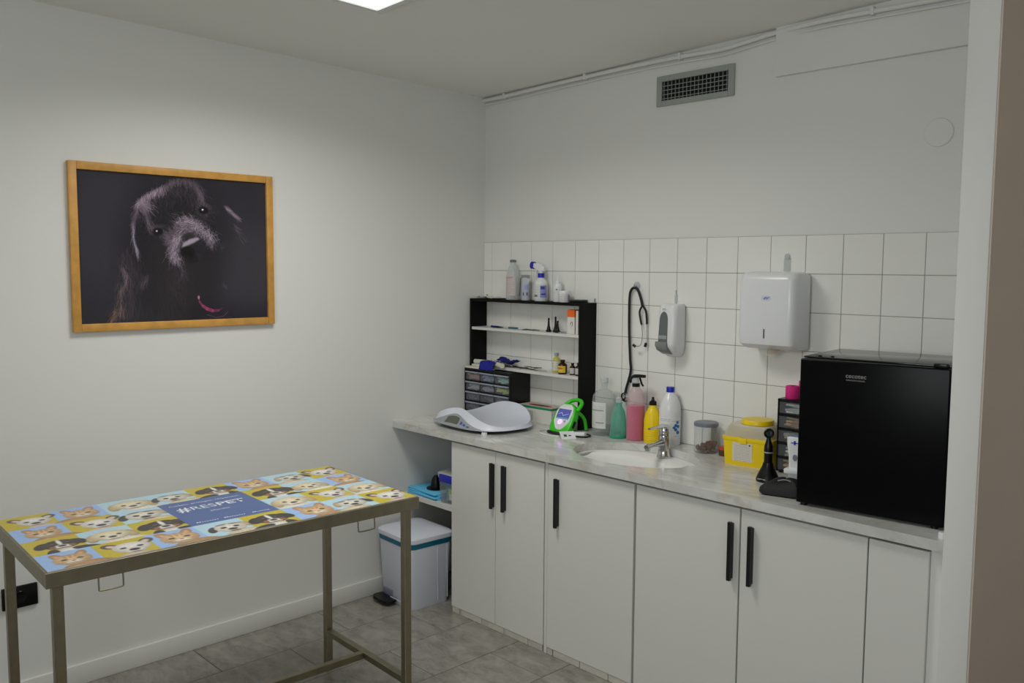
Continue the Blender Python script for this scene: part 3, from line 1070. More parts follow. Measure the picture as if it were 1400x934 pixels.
MB().tube([(0.044, 0, -0.088), (0.030, -0.002, -0.115), (0.036, -0.003, -0.15), (0.043, -0.003, -0.175)], 0.0045, 8, 5).build('binaural_sleeve', M_BRUB, t)
MB().tube([(0.044, 0, -0.088), (0.060, 0.002, -0.11), (0.066, 0.003, -0.14), (0.068, 0.003, -0.172)], 0.0045, 8, 5).build('binaural_sleeve', M_BRUB, t)
MB().tube([(0.043, -0.003, -0.172), (0.052, -0.008, -0.21), (0.054, -0.012, -0.245), (0.050, -0.02, -0.268), (0.026, -0.030, -0.272)], 0.0017, 8, 5).build('ear_tube', M_CHROME, t)
MB().tube([(0.068, 0.003, -0.170), (0.070, 0.004, -0.21), (0.071, 0.004, -0.25), (0.068, -0.002, -0.268)], 0.0017, 8, 5).build('ear_tube', M_CHROME, t)
MB().tube([(0.030, -0.028, -0.274), (0.018, -0.030, -0.266)], 0.0062, 10, 1).build('ear_tip', M_BRUB, t)
MB().tube([(0.069, -0.001, -0.256), (0.064, -0.003, -0.274)], 0.0062, 10, 1).build('ear_tip', M_BRUB, t)
ch = MB()
ch.lathe([(0, -0.008), (0.016, -0.008), (0.019, -0.004), (0.0155, 0.002), (0.009, 0.006), (0.009, 0.011), (0, 0.013)], 24, Matrix.Translation((-0.046, 0.0, -0.515)) @ Matrix.Rotation(R(70), 4, 'Y'))
ch.build('chest_piece', M_CHROME, t)
MB().lathe([(0.0165, -0.010), (0.0215, -0.009), (0.0215, -0.003), (0.0185, -0.001)], 24, Matrix.Translation((-0.046, 0.0, -0.515)) @ Matrix.Rotation(R(70), 4, 'Y')).build('chest_piece_rim', M_BRUB, t)

# ================================================================== BLACK SHELF UNIT ON THE WORKTOP
t = thing('shelf_unit', 'black wall-side shelf unit with two white shelves standing on the worktop', 'shelf', (0, 0, 0.86))
UX0, UX1, UD = 0.010, 0.805, -0.118
for a, b in ((UX0, UX0 + 0.017), (UX1 - 0.017, UX1)):
    MB().box(a, b, UD, -0.0095, 0.0, 0.588, 0.001, 1).build('side_panel', M_BLKW, t)
MB().box(UX0, UX1, UD, -0.0095, 0.588, 0.602, 0.001, 1).build('top_board', M_BLKW, t)
MB().box(UX0 + 0.017, UX1 - 0.017, UD, -0.0095, 0.438, 0.452, 0.001, 1).build('shelf_board', M_LAM, t, label='upper white shelf board')
MB().box(UX0 + 0.017, UX1 - 0.017, UD, -0.0095, 0.239, 0.253, 0.001, 1).build('shelf_board', M_LAM, t, label='lower white shelf board')
for a in (0.03, 0.795):
    MB().cyl((a, -0.012, 0.600), (a, -0.012, 0.622), 0.0045, 10).build('wall_eye', M_ALU, t)
TOP = 0.86 + 0.602
S1 = 0.86 + 0.452
S2 = 0.86 + 0.253

# items on top --------------------------------------------------
FA = -85   # direction the labels face (towards the room)


def stripes(w_, h_, bg, cols, seed=1, n=8, x0=0.12, x1=0.88, y0=0.12, y1=0.9, wd=1.0):
    c = Canvas(w_, h_, bg)
    r_ = random.Random(seed)
    for k in range(n):
        y = h_ * (y0 + (y1 - y0) * (k + 0.5) / n)
        a = w_ * x0
        while a < w_ * x1:
            L = r_.uniform(2, 7)
            c.line(a, y, min(a + L, w_ * x1), y, wd, r_.choice(cols), 0.8)
            a += L + r_.uniform(1.5, 3)
    return c


t = thing('plastic_bottle', 'translucent narrow-necked bottle with faint red print on top of the shelf unit', 'bottle', (0.283, -0.062, TOP))
MB().lathe([(0, 0), (0.036, 0), (0.0375, 0.006), (0.0375, 0.115), (0.034, 0.14), (0.023, 0.168), (0.0155, 0.178), (0.0150, 0.195)], 28, sy=0.85).build('bottle_body', M_CLEARM, t)
MB().lathe([(0.0, 0.192), (0.0165, 0.192), (0.017, 0.202), (0.011, 0.205), (0.0, 0.206)], 20).build('cap', mat('grey_cap', (0.45, 0.45, 0.46), 0.4), t)
c = stripes(50, 80, (0.80, 0.77, 0.76), [(0.75, 0.45, 0.45), (0.8, 0.6, 0.58), (0.45, 0.40, 0.42)], 3, 9)
c.line(8, 9, 38, 7, 5, (0.80, 0.55, 0.52), 0.8)
wrap_label(t, 0.038, 0.022, 0.125, FA - 50, FA + 60, c, sy=0.85)

t = thing('cream_tube', 'white and silver tube standing on its cap on top of the shelf unit', 'tube', (0.375, -0.062, TOP))
rings = []
for (z, hx, hy) in ((0.0, 0.023, 0.018), (0.004, 0.024, 0.019), (0.018, 0.024, 0.019), (0.0185, 0.021, 0.018), (0.06, 0.024, 0.014), (0.10, 0.027, 0.007), (0.118, 0.029, 0.002), (0.128, 0.029, 0.0015)):
    rings.append([(p[0], p[1], z) for p in ell(hx, hy, 24)])
MB().loft(rings).build('tube_body', mat('grey_white_foil', (0.76, 0.77, 0.80), 0.35), t)
MB().box(-0.0295, 0.0295, -0.003, 0.003, 0.110, 0.128, 0.001, 1).build('crimp', mat('silver_crimp', (0.62, 0.63, 0.62), 0.35, metal=0.5), t)
MB().tube([(-0.0285, -0.006, 0.112), (-0.026, -0.013, 0.06), (-0.024, -0.017, 0.022)], 0.0018, 6, 3).build('dark_edge', M_BPL, t)
c = Canvas(30, 50, (0.72, 0.74, 0.82))
c.rect(3, 34, 9, 46, (0.35, 0.36, 0.42))
c.rect(18, 34, 25, 46, (0.40, 0.41, 0.48))
c.rect(10, 5, 26, 24, (0.62, 0.66, 0.80))
wrap_label(t, 0.0238, 0.02, 0.085, FA - 15, FA + 85, c, sy=0.82, r2=0.0262)


def trigger(t, z, flip, mh, mn, mt, s=1.0):
    """spray head: shroud (mh), nozzle (mn), trigger (mt); flip=-1 points it to -x"""
    rings = []
    for (a, b, hw_, hh_) in ((-0.030, -0.006, 0.008, 0.009), (-0.016, 0.008, 0.011, 0.013), (0.004, 0.016, 0.0115, 0.012), (0.030, 0.0185, 0.010, 0.009), (0.040, 0.018, 0.009, 0.008)):
        rings.append([(flip * s * a, s * p[0], z + s * (0.028 + b + p[1])) for p in rrect(hw_, hh_, 0.004, 3)])
    MB().loft(rings).build('spray_head', mh, t)
    nz = MB().cyl((flip * s * 0.038, 0, z + s * 0.046), (flip * s * 0.052, 0, z + s * 0.046), s * 0.0095, 16)
    nz.build('nozzle', mn, t)
    MB().tube([(flip * s * 0.018, 0, z + s * 0.034), (flip * s * 0.027, 0, z + s * 0.016), (flip * s * 0.034, 0, z + s * 0.000), (flip * s * 0.041, 0, z - s * 0.006)], s * 0.0042, 8, 4).build('trigger', mt, t)
    MB().lathe([(s * 0.012, z - 0.002), (s * 0.0115, z + s * 0.012), (s * 0.010, z + s * 0.026), (s * 0.006, z + s * 0.034)], 18).build('neck', mh, t)


t = thing('spray_bottle', 'white spray bottle with a blue collar and blue nozzle on the shelf unit', 'bottle', (0.487, -0.064, TOP), R(12))
MB().lathe([(0, 0), (0.031, 0), (0.033, 0.004), (0.033, 0.086), (0.030, 0.098), (0.018, 0.110), (0.0145, 0.114), (0.0145, 0.118)], 28).build('bottle_body', M_WPL, t)
MB().lathe([(0.0, 0.116), (0.0165, 0.116), (0.0168, 0.138), (0.0, 0.138)], 20).build('collar', M_BLUE, t)
rings = []
for (a, b, hw_, hh_) in ((-0.022, 0.156, 0.010, 0.010), (-0.005, 0.163, 0.0125, 0.018), (0.012, 0.168, 0.012, 0.020), (0.030, 0.172, 0.011, 0.014), (0.042, 0.177, 0.011, 0.013)):
    rings.append([(-a, p[0], b + p[1]) for p in rrect(hw_, hh_, 0.006, 3)])
MB().loft(rings).build('spray_head', M_WPL, t)
MB().cyl((-0.040, 0, 0.176), (-0.056, 0, 0.178), 0.0185, 20).build('nozzle', M_BLUE, t)
MB().tube([(-0.022, 0, 0.156), (-0.032, 0, 0.140), (-0.030, 0, 0.122)], 0.004, 8, 4).build('trigger', M_WPL, t)
MB().lathe([(0.012, 0.137), (0.012, 0.150), (0.010, 0.158)], 16).build('neck', M_WPL, t)
c = stripes(60, 60, (0.85, 0.86, 0.84), [(0.5, 0.52, 0.5), (0.6, 0.6, 0.55)], 5, 6, 0.04, 0.45)
c.rect(30, 4, 58, 56, (0.58, 0.60, 0.82))
c.rect(32, 8, 48, 20, (0.25, 0.27, 0.62))
c.rect(34, 38, 52, 44, (0.15, 0.17, 0.58))
c.rect(2, 44, 20, 52, (0.42, 0.42, 0.42))
wrap_label(t, 0.0333, 0.012, 0.082, FA - 12 - 40, FA - 12 + 100, c)

t = thing('dropper_bottle', 'small white dropper bottle with a pointed nozzle on the shelf unit', 'bottle', (0.602, -0.066, TOP))
MB().lathe([(0, 0), (0.0205, 0), (0.0215, 0.003), (0.0215, 0.075), (0.017, 0.086), (0.011, 0.089)], 24).build('bottle_body', M_WPL, t)
MB().lathe([(0, 0.088), (0.0125, 0.088), (0.0125, 0.098), (0.006, 0.104), (0.004, 0.128), (0.0, 0.129)], 20).build('nozzle', M_WPL, t)
c = stripes(36, 50, (0.87, 0.88, 0.88), [(0.55, 0.62, 0.58), (0.65, 0.66, 0.66)], 9, 6)
c.ell(16, 8, 3, 3, 0, (0.30, 0.32, 0.32))
wrap_label(t, 0.0218, 0.01, 0.07, FA - 30, FA + 90, c)

t = thing('cream_jar', 'small round white cream jar beside the dropper bottle', 'jar', (0.655, -0.075, TOP))
MB().lathe([(0, 0), (0.026, 0), (0.027, 0.003), (0.027, 0.038)], 28).build('jar_body', M_WPL, t)
MB().lathe([(0.0275, 0.037), (0.0282, 0.039), (0.0282, 0.052), (0.026, 0.055), (0, 0.055)], 28).build('lid', M_WPL, t)
c = stripes(46, 28, (0.84, 0.83, 0.84), [(0.62, 0.52, 0.56), (0.5, 0.5, 0.55)], 11, 3)
c.rect(36, 0, 46, 28, (0.55, 0.50, 0.60))
wrap_label(t, 0.0273, 0.004, 0.035, FA - 40, FA + 110, c)

o = MB()
pts = []
rl = random.Random(8)
for j in range(5):
    for i in range(9):
        pts.append((0.0 + i * 0.018, -j * 0.022, 0.003 + rl.random() * 0.010 * (1 if 0 < i < 8 else 0.3)))
o.add(pts, [(j * 9 + i, j * 9 + i + 1, (j + 1) * 9 + i + 1, (j + 1) * 9 + i) for j in range(4) for i in range(8)], True)
o.add([(p[0], p[1], 0.0) for p in pts], [(j * 9 + i, (j + 1) * 9 + i, (j + 1) * 9 + i + 1, j * 9 + i + 1) for j in range(4) for i in range(8)], True)
tag(o.build('plastic_wrapper', M_CLOTH, None, (0.012, -0.015, TOP)), 'crumpled white wrapper at the left end of the shelf unit top', 'wrapper')
tag(MB().box(0, 0.055, -0.05, 0, 0, 0.006, 0.002, 2).build('black_pouch', M_BPL, None, (0.168, -0.055, TOP)), 'flat dark pouch beside the white wrapper on the shelf unit', 'pouch')
t = thing('flat_case', 'flat dark grey case at the right end of the shelf unit top', 'case', (0.735, -0.06, TOP), R(6))
MB().box(-0.034, 0.034, -0.03, 0.03, 0, 0.010, 0.002, 2).build('case_base', M_BPL, t)
MB().box(-0.033, 0.033, -0.029, 0.029, 0.010, 0.014, 0.0015, 2).build('case_lid', mat('dull_green_grey', (0.30, 0.36, 0.35), 0.4), t)

# items on the upper shelf --------------------------------------
for k, (a, h_, b) in enumerate(((0.548, 0.068, -0.07), (0.585, 0.076, -0.06), (0.616, 0.058, -0.078))):
    t = thing('ear_speculum', ('leftmost of the three black ear specula on the upper shelf', 'tallest of the three black ear specula, in the middle', 'shortest of the three black ear specula, at the right')[k], 'speculum', (a, b, S1), 0, 'black ear specula on the upper shelf')
    MB().lathe([(0, 0), (0.0125, 0), (0.0130, 0.004), (0.0105, 0.010), (0.006, 0.030), (0.0042, h_ - 0.012), (0.0048, h_ - 0.010), (0.0045, h_), (0, h_)], 16).build('cone', M_BPL, t)
    MB().lathe([(0.0132, 0.003), (0.0142, 0.004), (0.0142, 0.008), (0.0118, 0.009)], 16).build('rim', M_BPL, t)
t = thing('medicine_box', 'small upright orange and white medicine box on the upper shelf', 'box', (0.712, -0.073, S1), R(8))
MB().box(-0.021, 0.021, -0.018, 0.018, 0, 0.082, 0.0006, 1).build('carton_lower', M_PAPER, t)
MB().box(-0.0212, 0.0212, -0.0182, 0.0182, 0.080, 0.116, 0.0006, 1).build('carton_upper', mat('orange_card', (0.93, 0.42, 0.12), 0.5), t)
MB().tube([(-0.004, -0.0186, 0.045), (0.004, -0.0186, 0.058), (0.010, -0.0186, 0.050), (0.006, -0.0186, 0.036)], 0.0013, 6, 4).build('printed_mark', mat('brown_ink', (0.45, 0.35, 0.30), 0.6), t)
tag(MB().box(-0.007, 0.007, -0.02, 0.02, 0, 0.112, 0.0006, 1).build('medicine_box', M_PAPER, None, (0.752, -0.07, S1)), 'narrow white carton beside the orange and white box', 'box')


def pen(name, label, cat, x, y, rz, L, r, m, m2, z):
    t = thing(name, label, cat, (x, y, z), rz)
    MB().cyl((0, 0, r), (L * 0.62, 0, r), r, 10).build('barrel', m, t)
    MB().cyl((L * 0.62, 0, r), (L, 0, r), r * 0.9, 10, r * 0.4).build('tip', m2, t)
    return t


pen('marker_pen', 'dark blue marker lying at the left of the upper shelf', 'pen', 0.135, -0.075, R(-5), 0.10, 0.0052, M_DKBLUE, M_BPL, S1)
pen('scalpel_handle', 'teal and white handled tool lying in the middle of the upper shelf', 'tool', 0.262, -0.07, R(2), 0.115, 0.0050, mat('teal_plastic', (0.25, 0.48, 0.50), 0.4), M_WPL, S1)


M_DST = mat('dull_dark_steel', (0.36, 0.34, 0.32), 0.35, metal=0.9)


def scissors(name, label, x, y, z, rz, s=1.0):
    t = thing(name, label, 'scissors', (x, y, z), rz)
    for k in (-1, 1):
        b = MB()
        b.tube([(0, 0, 0.002 + 0.001 * k), (0.03 * s, 0.003 * k * s, 0.003), (0.065 * s, 0.0005 * k, 0.002)], 0.0022 * s, 6, 3, rads=(0.0026, 0.001))
        b.tube([(0, 0, 0.002 + 0.001 * k), (-0.03 * s, 0.008 * k * s, 0.003), (-0.045 * s, 0.012 * k * s, 0.003)], 0.002 * s, 6, 3)
        b.tube([(-0.045 * s + 0.013 * s * math.cos(a * PI / 4) - 0.012 * s, 0.014 * k * s + 0.010 * s * math.sin(a * PI / 4), 0.003) for a in range(8)], 0.0018 * s, 6, 3, closed=True)
        b.build('blade', M_DST, t)
    MB().cyl((0, 0, 0), (0, 0, 0.006), 0.003, 8).build('pivot', M_CHROME, t)


scissors('scissors', 'small steel scissors lying on the upper shelf beside the teal handle', 0.432, -0.07, S1, R(8), 0.75)
pen('small_probe', 'thin steel probe lying left of the orange and white box', 'tool', 0.632, -0.085, R(-4), 0.05, 0.003, M_CHROME, M_CHROME, S1)

# items on the lower shelf ---------------------------------------


def vial(x, y, r, h, m, cap, lab, label, z=S2):
    t = thing('medicine_bottle', label, 'bottle', (x, y, z), 0, 'medicine bottles on the lower shelf')
    MB().lathe([(0, 0), (r * 0.95, 0), (r, 0.003), (r, h * 0.62), (r * 0.85, h * 0.70), (r * 0.42, h * 0.79), (r * 0.42, h * 0.86)], 22).build('bottle_body', m, t)
    MB().lathe([(0, h * 0.84), (r * 0.52, h * 0.84), (r * 0.52, h * 0.99), (0, h)], 16).build('cap', cap, t)
    wrap_label(t, r * 1.02, h * 0.12, h * 0.58, FA - 75, FA + 75, lab)


c = stripes(30, 24, (0.86, 0.86, 0.80), [(0.4, 0.45, 0.6), (0.6, 0.6, 0.55)], 2, 4)
vial(0.594, -0.060, 0.021, 0.098, clear('pale_yellow_glass', (0.90, 0.88, 0.55), 0.5), M_ALU, c, 'pale yellow glass vial with a grey cap on the lower shelf')
c = stripes(30, 24, (0.88, 0.78, 0.22), [(0.7, 0.2, 0.15), (0.8, 0.6, 0.2)], 4, 3)
c.ell(15, 8, 7, 3, 0, (0.75, 0.28, 0.15))
vial(0.654, -0.080, 0.0225, 0.070, M_AMBER, M_AMBER, c, 'brown bottle with a yellow label on the lower shelf')
c = stripes(24, 20, (0.82, 0.80, 0.80), [(0.5, 0.4, 0.4)], 6, 3)
vial(0.712, -0.072, 0.0145, 0.058, M_AMBER, M_BPL, c, 'tiny brown vial with a white label and black cap')
c = stripes(24, 20, (0.84, 0.82, 0.82), [(0.5, 0.3, 0.3)], 7, 3)
vial(0.752, -0.072, 0.0175, 0.062, M_AMBER, mat('maroon_cap', (0.30, 0.07, 0.09), 0.35), c, 'small brown vial with a maroon cap beside the black side panel')
for k, (a, b, rz_, s_) in enumerate(((0.345, -0.062, 4, 1.0), (0.425, -0.075, -10, 1.0), (0.405, -0.045, 174, 0.9), (0.30, -0.078, 16, 0.8))):
    scissors('surgical_clamp', ('steel clamp lying left of the middle of the lower shelf', 'steel clamp lying nearest the front edge of the lower shelf', 'steel clamp lying at the back of the lower shelf', 'steel clamp lying nearest the blue cloth')[k], a, b, S2 + (0.006 if k in (2,) else 0), R(rz_), s_)
MB_ = MB()
ring = [(0.49 + 0.008 * k, -0.085 + 0.004 * math.sin(k * 1.3), S2 + 0.003) for k in range(9)]
tag(MB_.tube(ring, 0.0022, 6, 4).build('steel_chain', M_CHROME), 'thin steel chain lying left of the pale yellow vial', 'chain')
# rolled gauze and blue cloth at the left end
for k, (a, b, L, r_, rz_) in enumerate(((0.032, -0.098, 0.15, 0.0125, 3), (0.175, -0.100, 0.135, 0.013, -22), (0.125, -0.055, 0.13, 0.011, 5))):
    t = thing('gauze_roll', ('gauze roll at the far left of the lower shelf', 'cream gauze roll sticking out over the small drawers', 'gauze roll lying behind the blue cloth')[k], 'gauze', (a, b, S2), R(rz_), 'cream gauze rolls on the lower shelf')
    MB().lathe([(0, 0), (r_ * 0.3, 0.001), (r_, 0), (r_, L), (r_ * 0.3, L - 0.001), (0, L)], 14, Matrix.Translation((0, 0, r_)) @ Matrix.Rotation(R(90), 4, 'Y')).build('roll', M_CLOTH, t)


def cloth(name, label, cat, m, x, y, z, rz, pts_fn, nu=14, nv=8, th=0.003):
    vs = []
    for i in range(nu + 1):
        for j in range(nv + 1):
            vs.append(pts_fn(i / nu, j / nv))
    n_ = len(vs)
    fs = [(i * (nv + 1) + j, i * (nv + 1) + j + 1, (i + 1) * (nv + 1) + j + 1, (i + 1) * (nv + 1) + j) for i in range(nu) for j in range(nv)]
    mb = MB().add(vs, fs, True)
    o = mb.build(name, m, None, (x, y, z))
    o.rotation_euler[2] = rz
    md = o.modifiers.new('thickness', 'SOLIDIFY')
    md.thickness = th
    return tag(o, label, cat)


rr_ = random.Random(5)
wob = [[rr_.uniform(-0.004, 0.004) for _ in range(9)] for _ in range(15)]


def blue_fn(u, v):
    # lies on the shelf then hangs over its front edge
    s_ = v * 0.105
    zz = 0.024 + wob[int(u * 14)][int(v * 8)] * 0.8
    if s_ < 0.058:
        return (0.03 + u * 0.105, -0.085 - s_, zz)
    return (0.03 + u * 0.105 + 0.003 * math.sin(u * 17), -0.146 - 0.010 * (s_ - 0.058) / 0.04 - 0.002 * math.sin(u * 20), zz - (s_ - 0.058) * 0.9)


cloth('blue_cloth', 'royal blue folded cloth hanging over the small drawer unit', 'cloth', mat('royal_blue_cloth', (0.07, 0.12, 0.56), 0.8, bump=0.3), 0.105, -0.008, S2 + 0.001, 0, blue_fn)
cloth('blue_cloth', 'crumpled navy cloth behind the gauze rolls on the lower shelf', 'cloth', M_DKBLUE, 0.195, -0.025, S2 + 0.001, R(-8),
      lambda u, v: (u * 0.13, -0.06 * v, 0.030 + 0.016 * math.sin(u * 6 + 1) * math.sin(v * 3.1) + wob[int(u * 14)][int(v * 8)]))

tag(MB().box(0.014, 0.215, -0.156, -0.1195, 1.0945, 1.103, 0.0015, 1).build('gauze_sheet', M_CLOTH), 'flat white folded sheet along the front of the small drawer unit top', 'cloth')
# small-parts drawer unit under the shelf --------------------------
t = thing('parts_drawer_unit', 'black unit of clear small-parts drawers in the corner behind the scale', 'drawer unit', (0.012, -0.155, 0.86))
DW, DD, DH = 0.352, 0.143, 0.234
b = MB()
b.box(0, 0.008, 0, DD, 0, DH)
b.box(DW - 0.008, DW, 0, DD, 0, DH)
b.box(0.008, DW - 0.008, DD - 0.006, DD, 0, DH)
b.box(0.008, DW - 0.008, 0, DD, DH - 0.010, DH)
b.box(0.008, DW - 0.008, 0, DD, 0, 0.008)
cw = (DW - 0.016) / 3
rh = (DH - 0.018) / 4
for i in (1, 2):
    b.box(0.008 + cw * i - 0.002, 0.008 + cw * i + 0.002, 0.002, DD, 0.008, DH - 0.01)
for j in (1, 2, 3):
    b.box(0.008, DW - 0.008, 0.002, DD, 0.008 + rh * j - 0.003, 0.008 + rh * j + 0.001)
b.build('carcass', M_BPL, t)
M_LIP = clear('drawer_lip_plastic', (0.72, 0.76, 0.82), 0.55, 0.25)
cols = {(0, 0): (0.5, 0.5, 0.5), (1, 0): (0.5, 0.5, 0.5), (2, 0): (0.5, 0.5, 0.5), (0, 3): (0.96, 0.66, 0.56), (1, 3): (0.66, 0.68, 0.80), (2, 3): (0.74, 0.95, 0.80), (0, 2): (0.84, 0.84, 0.80), (1, 2): (0.80, 0.80, 0.82), (2, 2): (0.95, 0.94, 0.40), (0, 1): (0.42, 0.46, 0.52), (1, 1): (0.5, 0.5, 0.55), (2, 1): (0.6, 0.6, 0.6)}
for (i, j), cc in sorted(cols.items()):
    a = 0.008 + cw * i + 0.004
    z = 0.008 + rh * j + 0.003
    dr = MB().box(a, a + cw - 0.008, 0.0, 0.004, z, z + rh - 0.016, 0.001, 1).build('drawer', M_GLASSD, t)
    MB().box(a - 0.001, a + cw - 0.007, -0.007, 0.004, z + rh - 0.016, z + rh - 0.009, 0.001, 1).build('lip', M_LIP, dr)
    q = MB()
    rq = random.Random(i * 5 + j)
    for k in range(10):
        px, pz = a + 0.012 + rq.random() * (cw - 0.04), z + 0.004 + rq.random() * 0.018
        q.box(-0.024, 0.024, -0.010, 0.010, -0.0045, 0.0045, 0, 1, Matrix.Translation((min(px + 0.012, a + cw - 0.040), 0.016 + rq.random() * 0.01, pz + 0.004)) @ Matrix.Rotation(rq.uniform(-0.25, 0.25), 4, 'Y') @ Matrix.Rotation(rq.uniform(-0.15, 0.15), 4, 'Z'))
    q.build('contents', mat('contents_%02d' % (i * 4 + j), cc, 0.6, noise=0.3, nscale=90), dr)
MB().box(DW, DW + 0.0015, 0.004, DD - 0.004, 0.01, DH - 0.012).build('side_cheek', M_BPL, t)

# glove box under the shelf ---------------------------------------
t = thing('glove_box', 'white and green glove box with a dark opening under the lower shelf', 'box', (0.385, -0.125, 0.86), R(1))
MB().box(0.0, 0.235, 0, 0.105, 0, 0.078, 0.001, 1).build('carton', M_PAPER, t)
MB().box(-0.0006, 0.2356, -0.0008, 0.1056, 0.068, 0.0788, 0.001, 1).build('green_band', mat('green_card', (0.08, 0.55, 0.38), 0.5), t)
MB().box(0.006, 0.229, 0.006, 0.100, 0.0788, 0.0794).build('top_face', mat('pinkish_card', (0.82, 0.72, 0.70), 0.6), t)
MB().prism(ell(0.062, 0.014, 24, 0.118, 0.045), 0.0795, 0.0805).build('opening', M_BLK, t)
MB().prism(ell(0.078, 0.022, 24, 0.118, 0.045), 0.0794, 0.0799).build('opening_edge', mat('red_card', (0.72, 0.20, 0.22), 0.6), t)
MB().box(0.015, 0.110, -0.0018, -0.0008, 0.010, 0.058).build('front_print', mat('pale_grey_print', (0.74, 0.76, 0.75), 0.5), t)
MB().box(0.0, 0.10, -0.003, -0.0008, 0.0, 0.008).build('dark_foot_line', M_BLK, t)
t = thing('glove_box', 'white glove box right of the monitor against the black side panel', 'box', (0.63, -0.085, 0.86), R(1))
MB().box(0.0, 0.150, 0, 0.070, 0, 0.072, 0.001, 1).build('carton', M_PAPER, t)
MB().box(0.0, 0.150, -0.001, 0.0, 0.045, 0.049).build('dark_line', M_BLK, t)

# ================================================================== SCALE
t = thing('weighing_scale', 'white curved pet weighing scale with a small display on the left of the worktop', 'scale', (0.397, -0.370, 0.86), R(-4.5))
A_, B_, NX = 0.262, 0.193, 2.6


def sq(phi, r):
    c_, s_ = math.cos(phi), math.sin(phi)
    q_ = (abs(c_) ** NX + abs(s_) ** NX) ** (-1 / NX)
    return A_ * r * c_ * q_, B_ * r * s_ * q_


def rim_r(phi):
    s_ = max(0.0, -math.sin(phi))
    return 0.955 - 0.27 * s_ ** 5


def rim_z(phi):
    x_, y_ = sq(phi, 1)
    e = abs(y_) / B_
    return 0.032 + (0.066 if y_ < 0 else 0.066) * (e ** 1.7) * (1 - 0.95 * min(1, abs(x_ / A_)) ** 2.4)


def sc_z(phi, r):
    rr = rim_r(phi)
    zr = rim_z(phi)
    if r <= rr:
        q_ = r / rr
        return 0.028 + (zr - 0.028) * q_ ** 2.6 - 0.002 * math.sin(min(1, max(0, (q_ - 0.8) / 0.2)) * PI)
    q_ = (r - rr) / (1 - rr)
    return zr - (zr - 0.018) * (1 - (1 - q_) ** 1.6) if q_ < 1 else 0.018


N = 84
rings = []
ph_ = [2 * PI * k / N for k in range(N)]
for q_ in (0.02, 0.15, 0.3, 0.45, 0.6, 0.72, 0.82, 0.9, 0.96, 0.99, 1.0):
    rings.append([(*sq(p, q_ * rim_r(p)), sc_z(p, q_ * rim_r(p))) for p in ph_])
for q_ in (0.06, 0.15, 0.3, 0.5, 0.7, 0.85, 1.0):
    rings.append([(*sq(p, rim_r(p) + (1 - rim_r(p)) * q_), sc_z(p, rim_r(p) + (1 - rim_r(p)) * q_)) for p in ph_])
rings.append([(*sq(p, 0.97), 0.0145) for p in ph_])
rings.append([(*sq(p, 0.90), 0.0125) for p in ph_])
MB().loft(rings).build('tray', M_WPLB, t)
# display panel following the front skirt
vs = []
fs = []
nu, nv = 30, 8


def skirt(u, v, off):
    phi = R(-90 + (u - 0.5) * 2 * 50)
    top_ = rim_r(phi) + (1 - rim_r(phi)) * 0.24
    k_ = 1 - (abs(u - 0.5) * 2) ** 1.8
    r0 = 1.0
    r1 = 1.0 - (1 - top_) * k_
    r_ = r0 + (r1 - r0) * v
    x_, y_ = sq(phi, r_)
    return (x_ - 0.008, y_ - off, sc_z(phi, r_) + off)


for i in range(nu + 1):
    for j in range(nv + 1):
        vs.append(skirt(i / nu, j / nv, 0.0022))
fs = [(i * (nv + 1) + j, (i + 1) * (nv + 1) + j, (i + 1) * (nv + 1) + j + 1, i * (nv + 1) + j + 1) for i in range(nu) for j in range(nv)]
MB().add(vs, fs, True).build('display_panel', mat('silver_grey_panel', (0.60, 0.63, 0.64), 0.35), t)


def patch(u0, u1, v0, v1, off, name, m, sh=0.0):
    vs_ = []
    for i in range(5):
        for j in range(3):
            vs_.append(skirt(u0 + (u1 - u0) * i / 4 + sh * j / 2, v0 + (v1 - v0) * j / 2, off))
    MB().add(vs_, [(i * 3 + j, (i + 1) * 3 + j, (i + 1) * 3 + j + 1, i * 3 + j + 1) for i in range(4) for j in range(2)], True).build(name, m, t)


patch(0.36, 0.60, 0.34, 0.86, 0.0034, 'screen', mat('lcd_green_grey', (0.36, 0.37, 0.31), 0.3), 0.01)
for k in range(3):
    patch(0.64 + 0.055 * k, 0.675 + 0.055 * k, 0.45 - 0.05 * k, 0.72 - 0.07 * k, 0.0036, 'button', mat('violet_blue_print', (0.30, 0.30, 0.68), 0.4), 0.01)
MB().loft([[(*sq(p, q_), z) for p in ph_] for q_, z in ((0.90, 0.0122), (0.92, 0.0115), (0.88, 0.008))]).build('underside', M_BPL, t)
for (fx, fy) in ((0.198, -0.142), (-0.17, -0.13), (0.17, 0.125), (-0.17, 0.125)):
    MB().cyl((fx, fy, 0), (fx, fy, 0.012), 0.0135, 18).build('foot', M_WPL, t)

# ================================================================== GREEN MONITOR
t = thing('patient_monitor', 'lime green handheld monitor with a lit blue screen standing on the worktop', 'monitor', (0.792, -0.262, 0.86), R(2))
tilt = Matrix.Translation((0, 0, 0.012)) @ Matrix.Rotation(R(-33), 4, 'X')
# body outline in local x / height h, thickness y
outl = [(0.050, 0.0), (0.060, 0.012), (0.063, 0.04), (0.060, 0.09), (0.050, 0.125), (0.036, 0.142), (0.018, 0.150), (-0.018, 0.150), (-0.036, 0.142), (-0.050, 0.125), (-0.060, 0.09), (-0.063, 0.04), (-0.060, 0.012), (-0.050, 0.0), (-0.02, -0.004), (0.02, -0.004)]


def scaled(k, y):
    return [(p[0] * k, y, 0.073 + (p[1] - 0.073) * k) for p in outl]


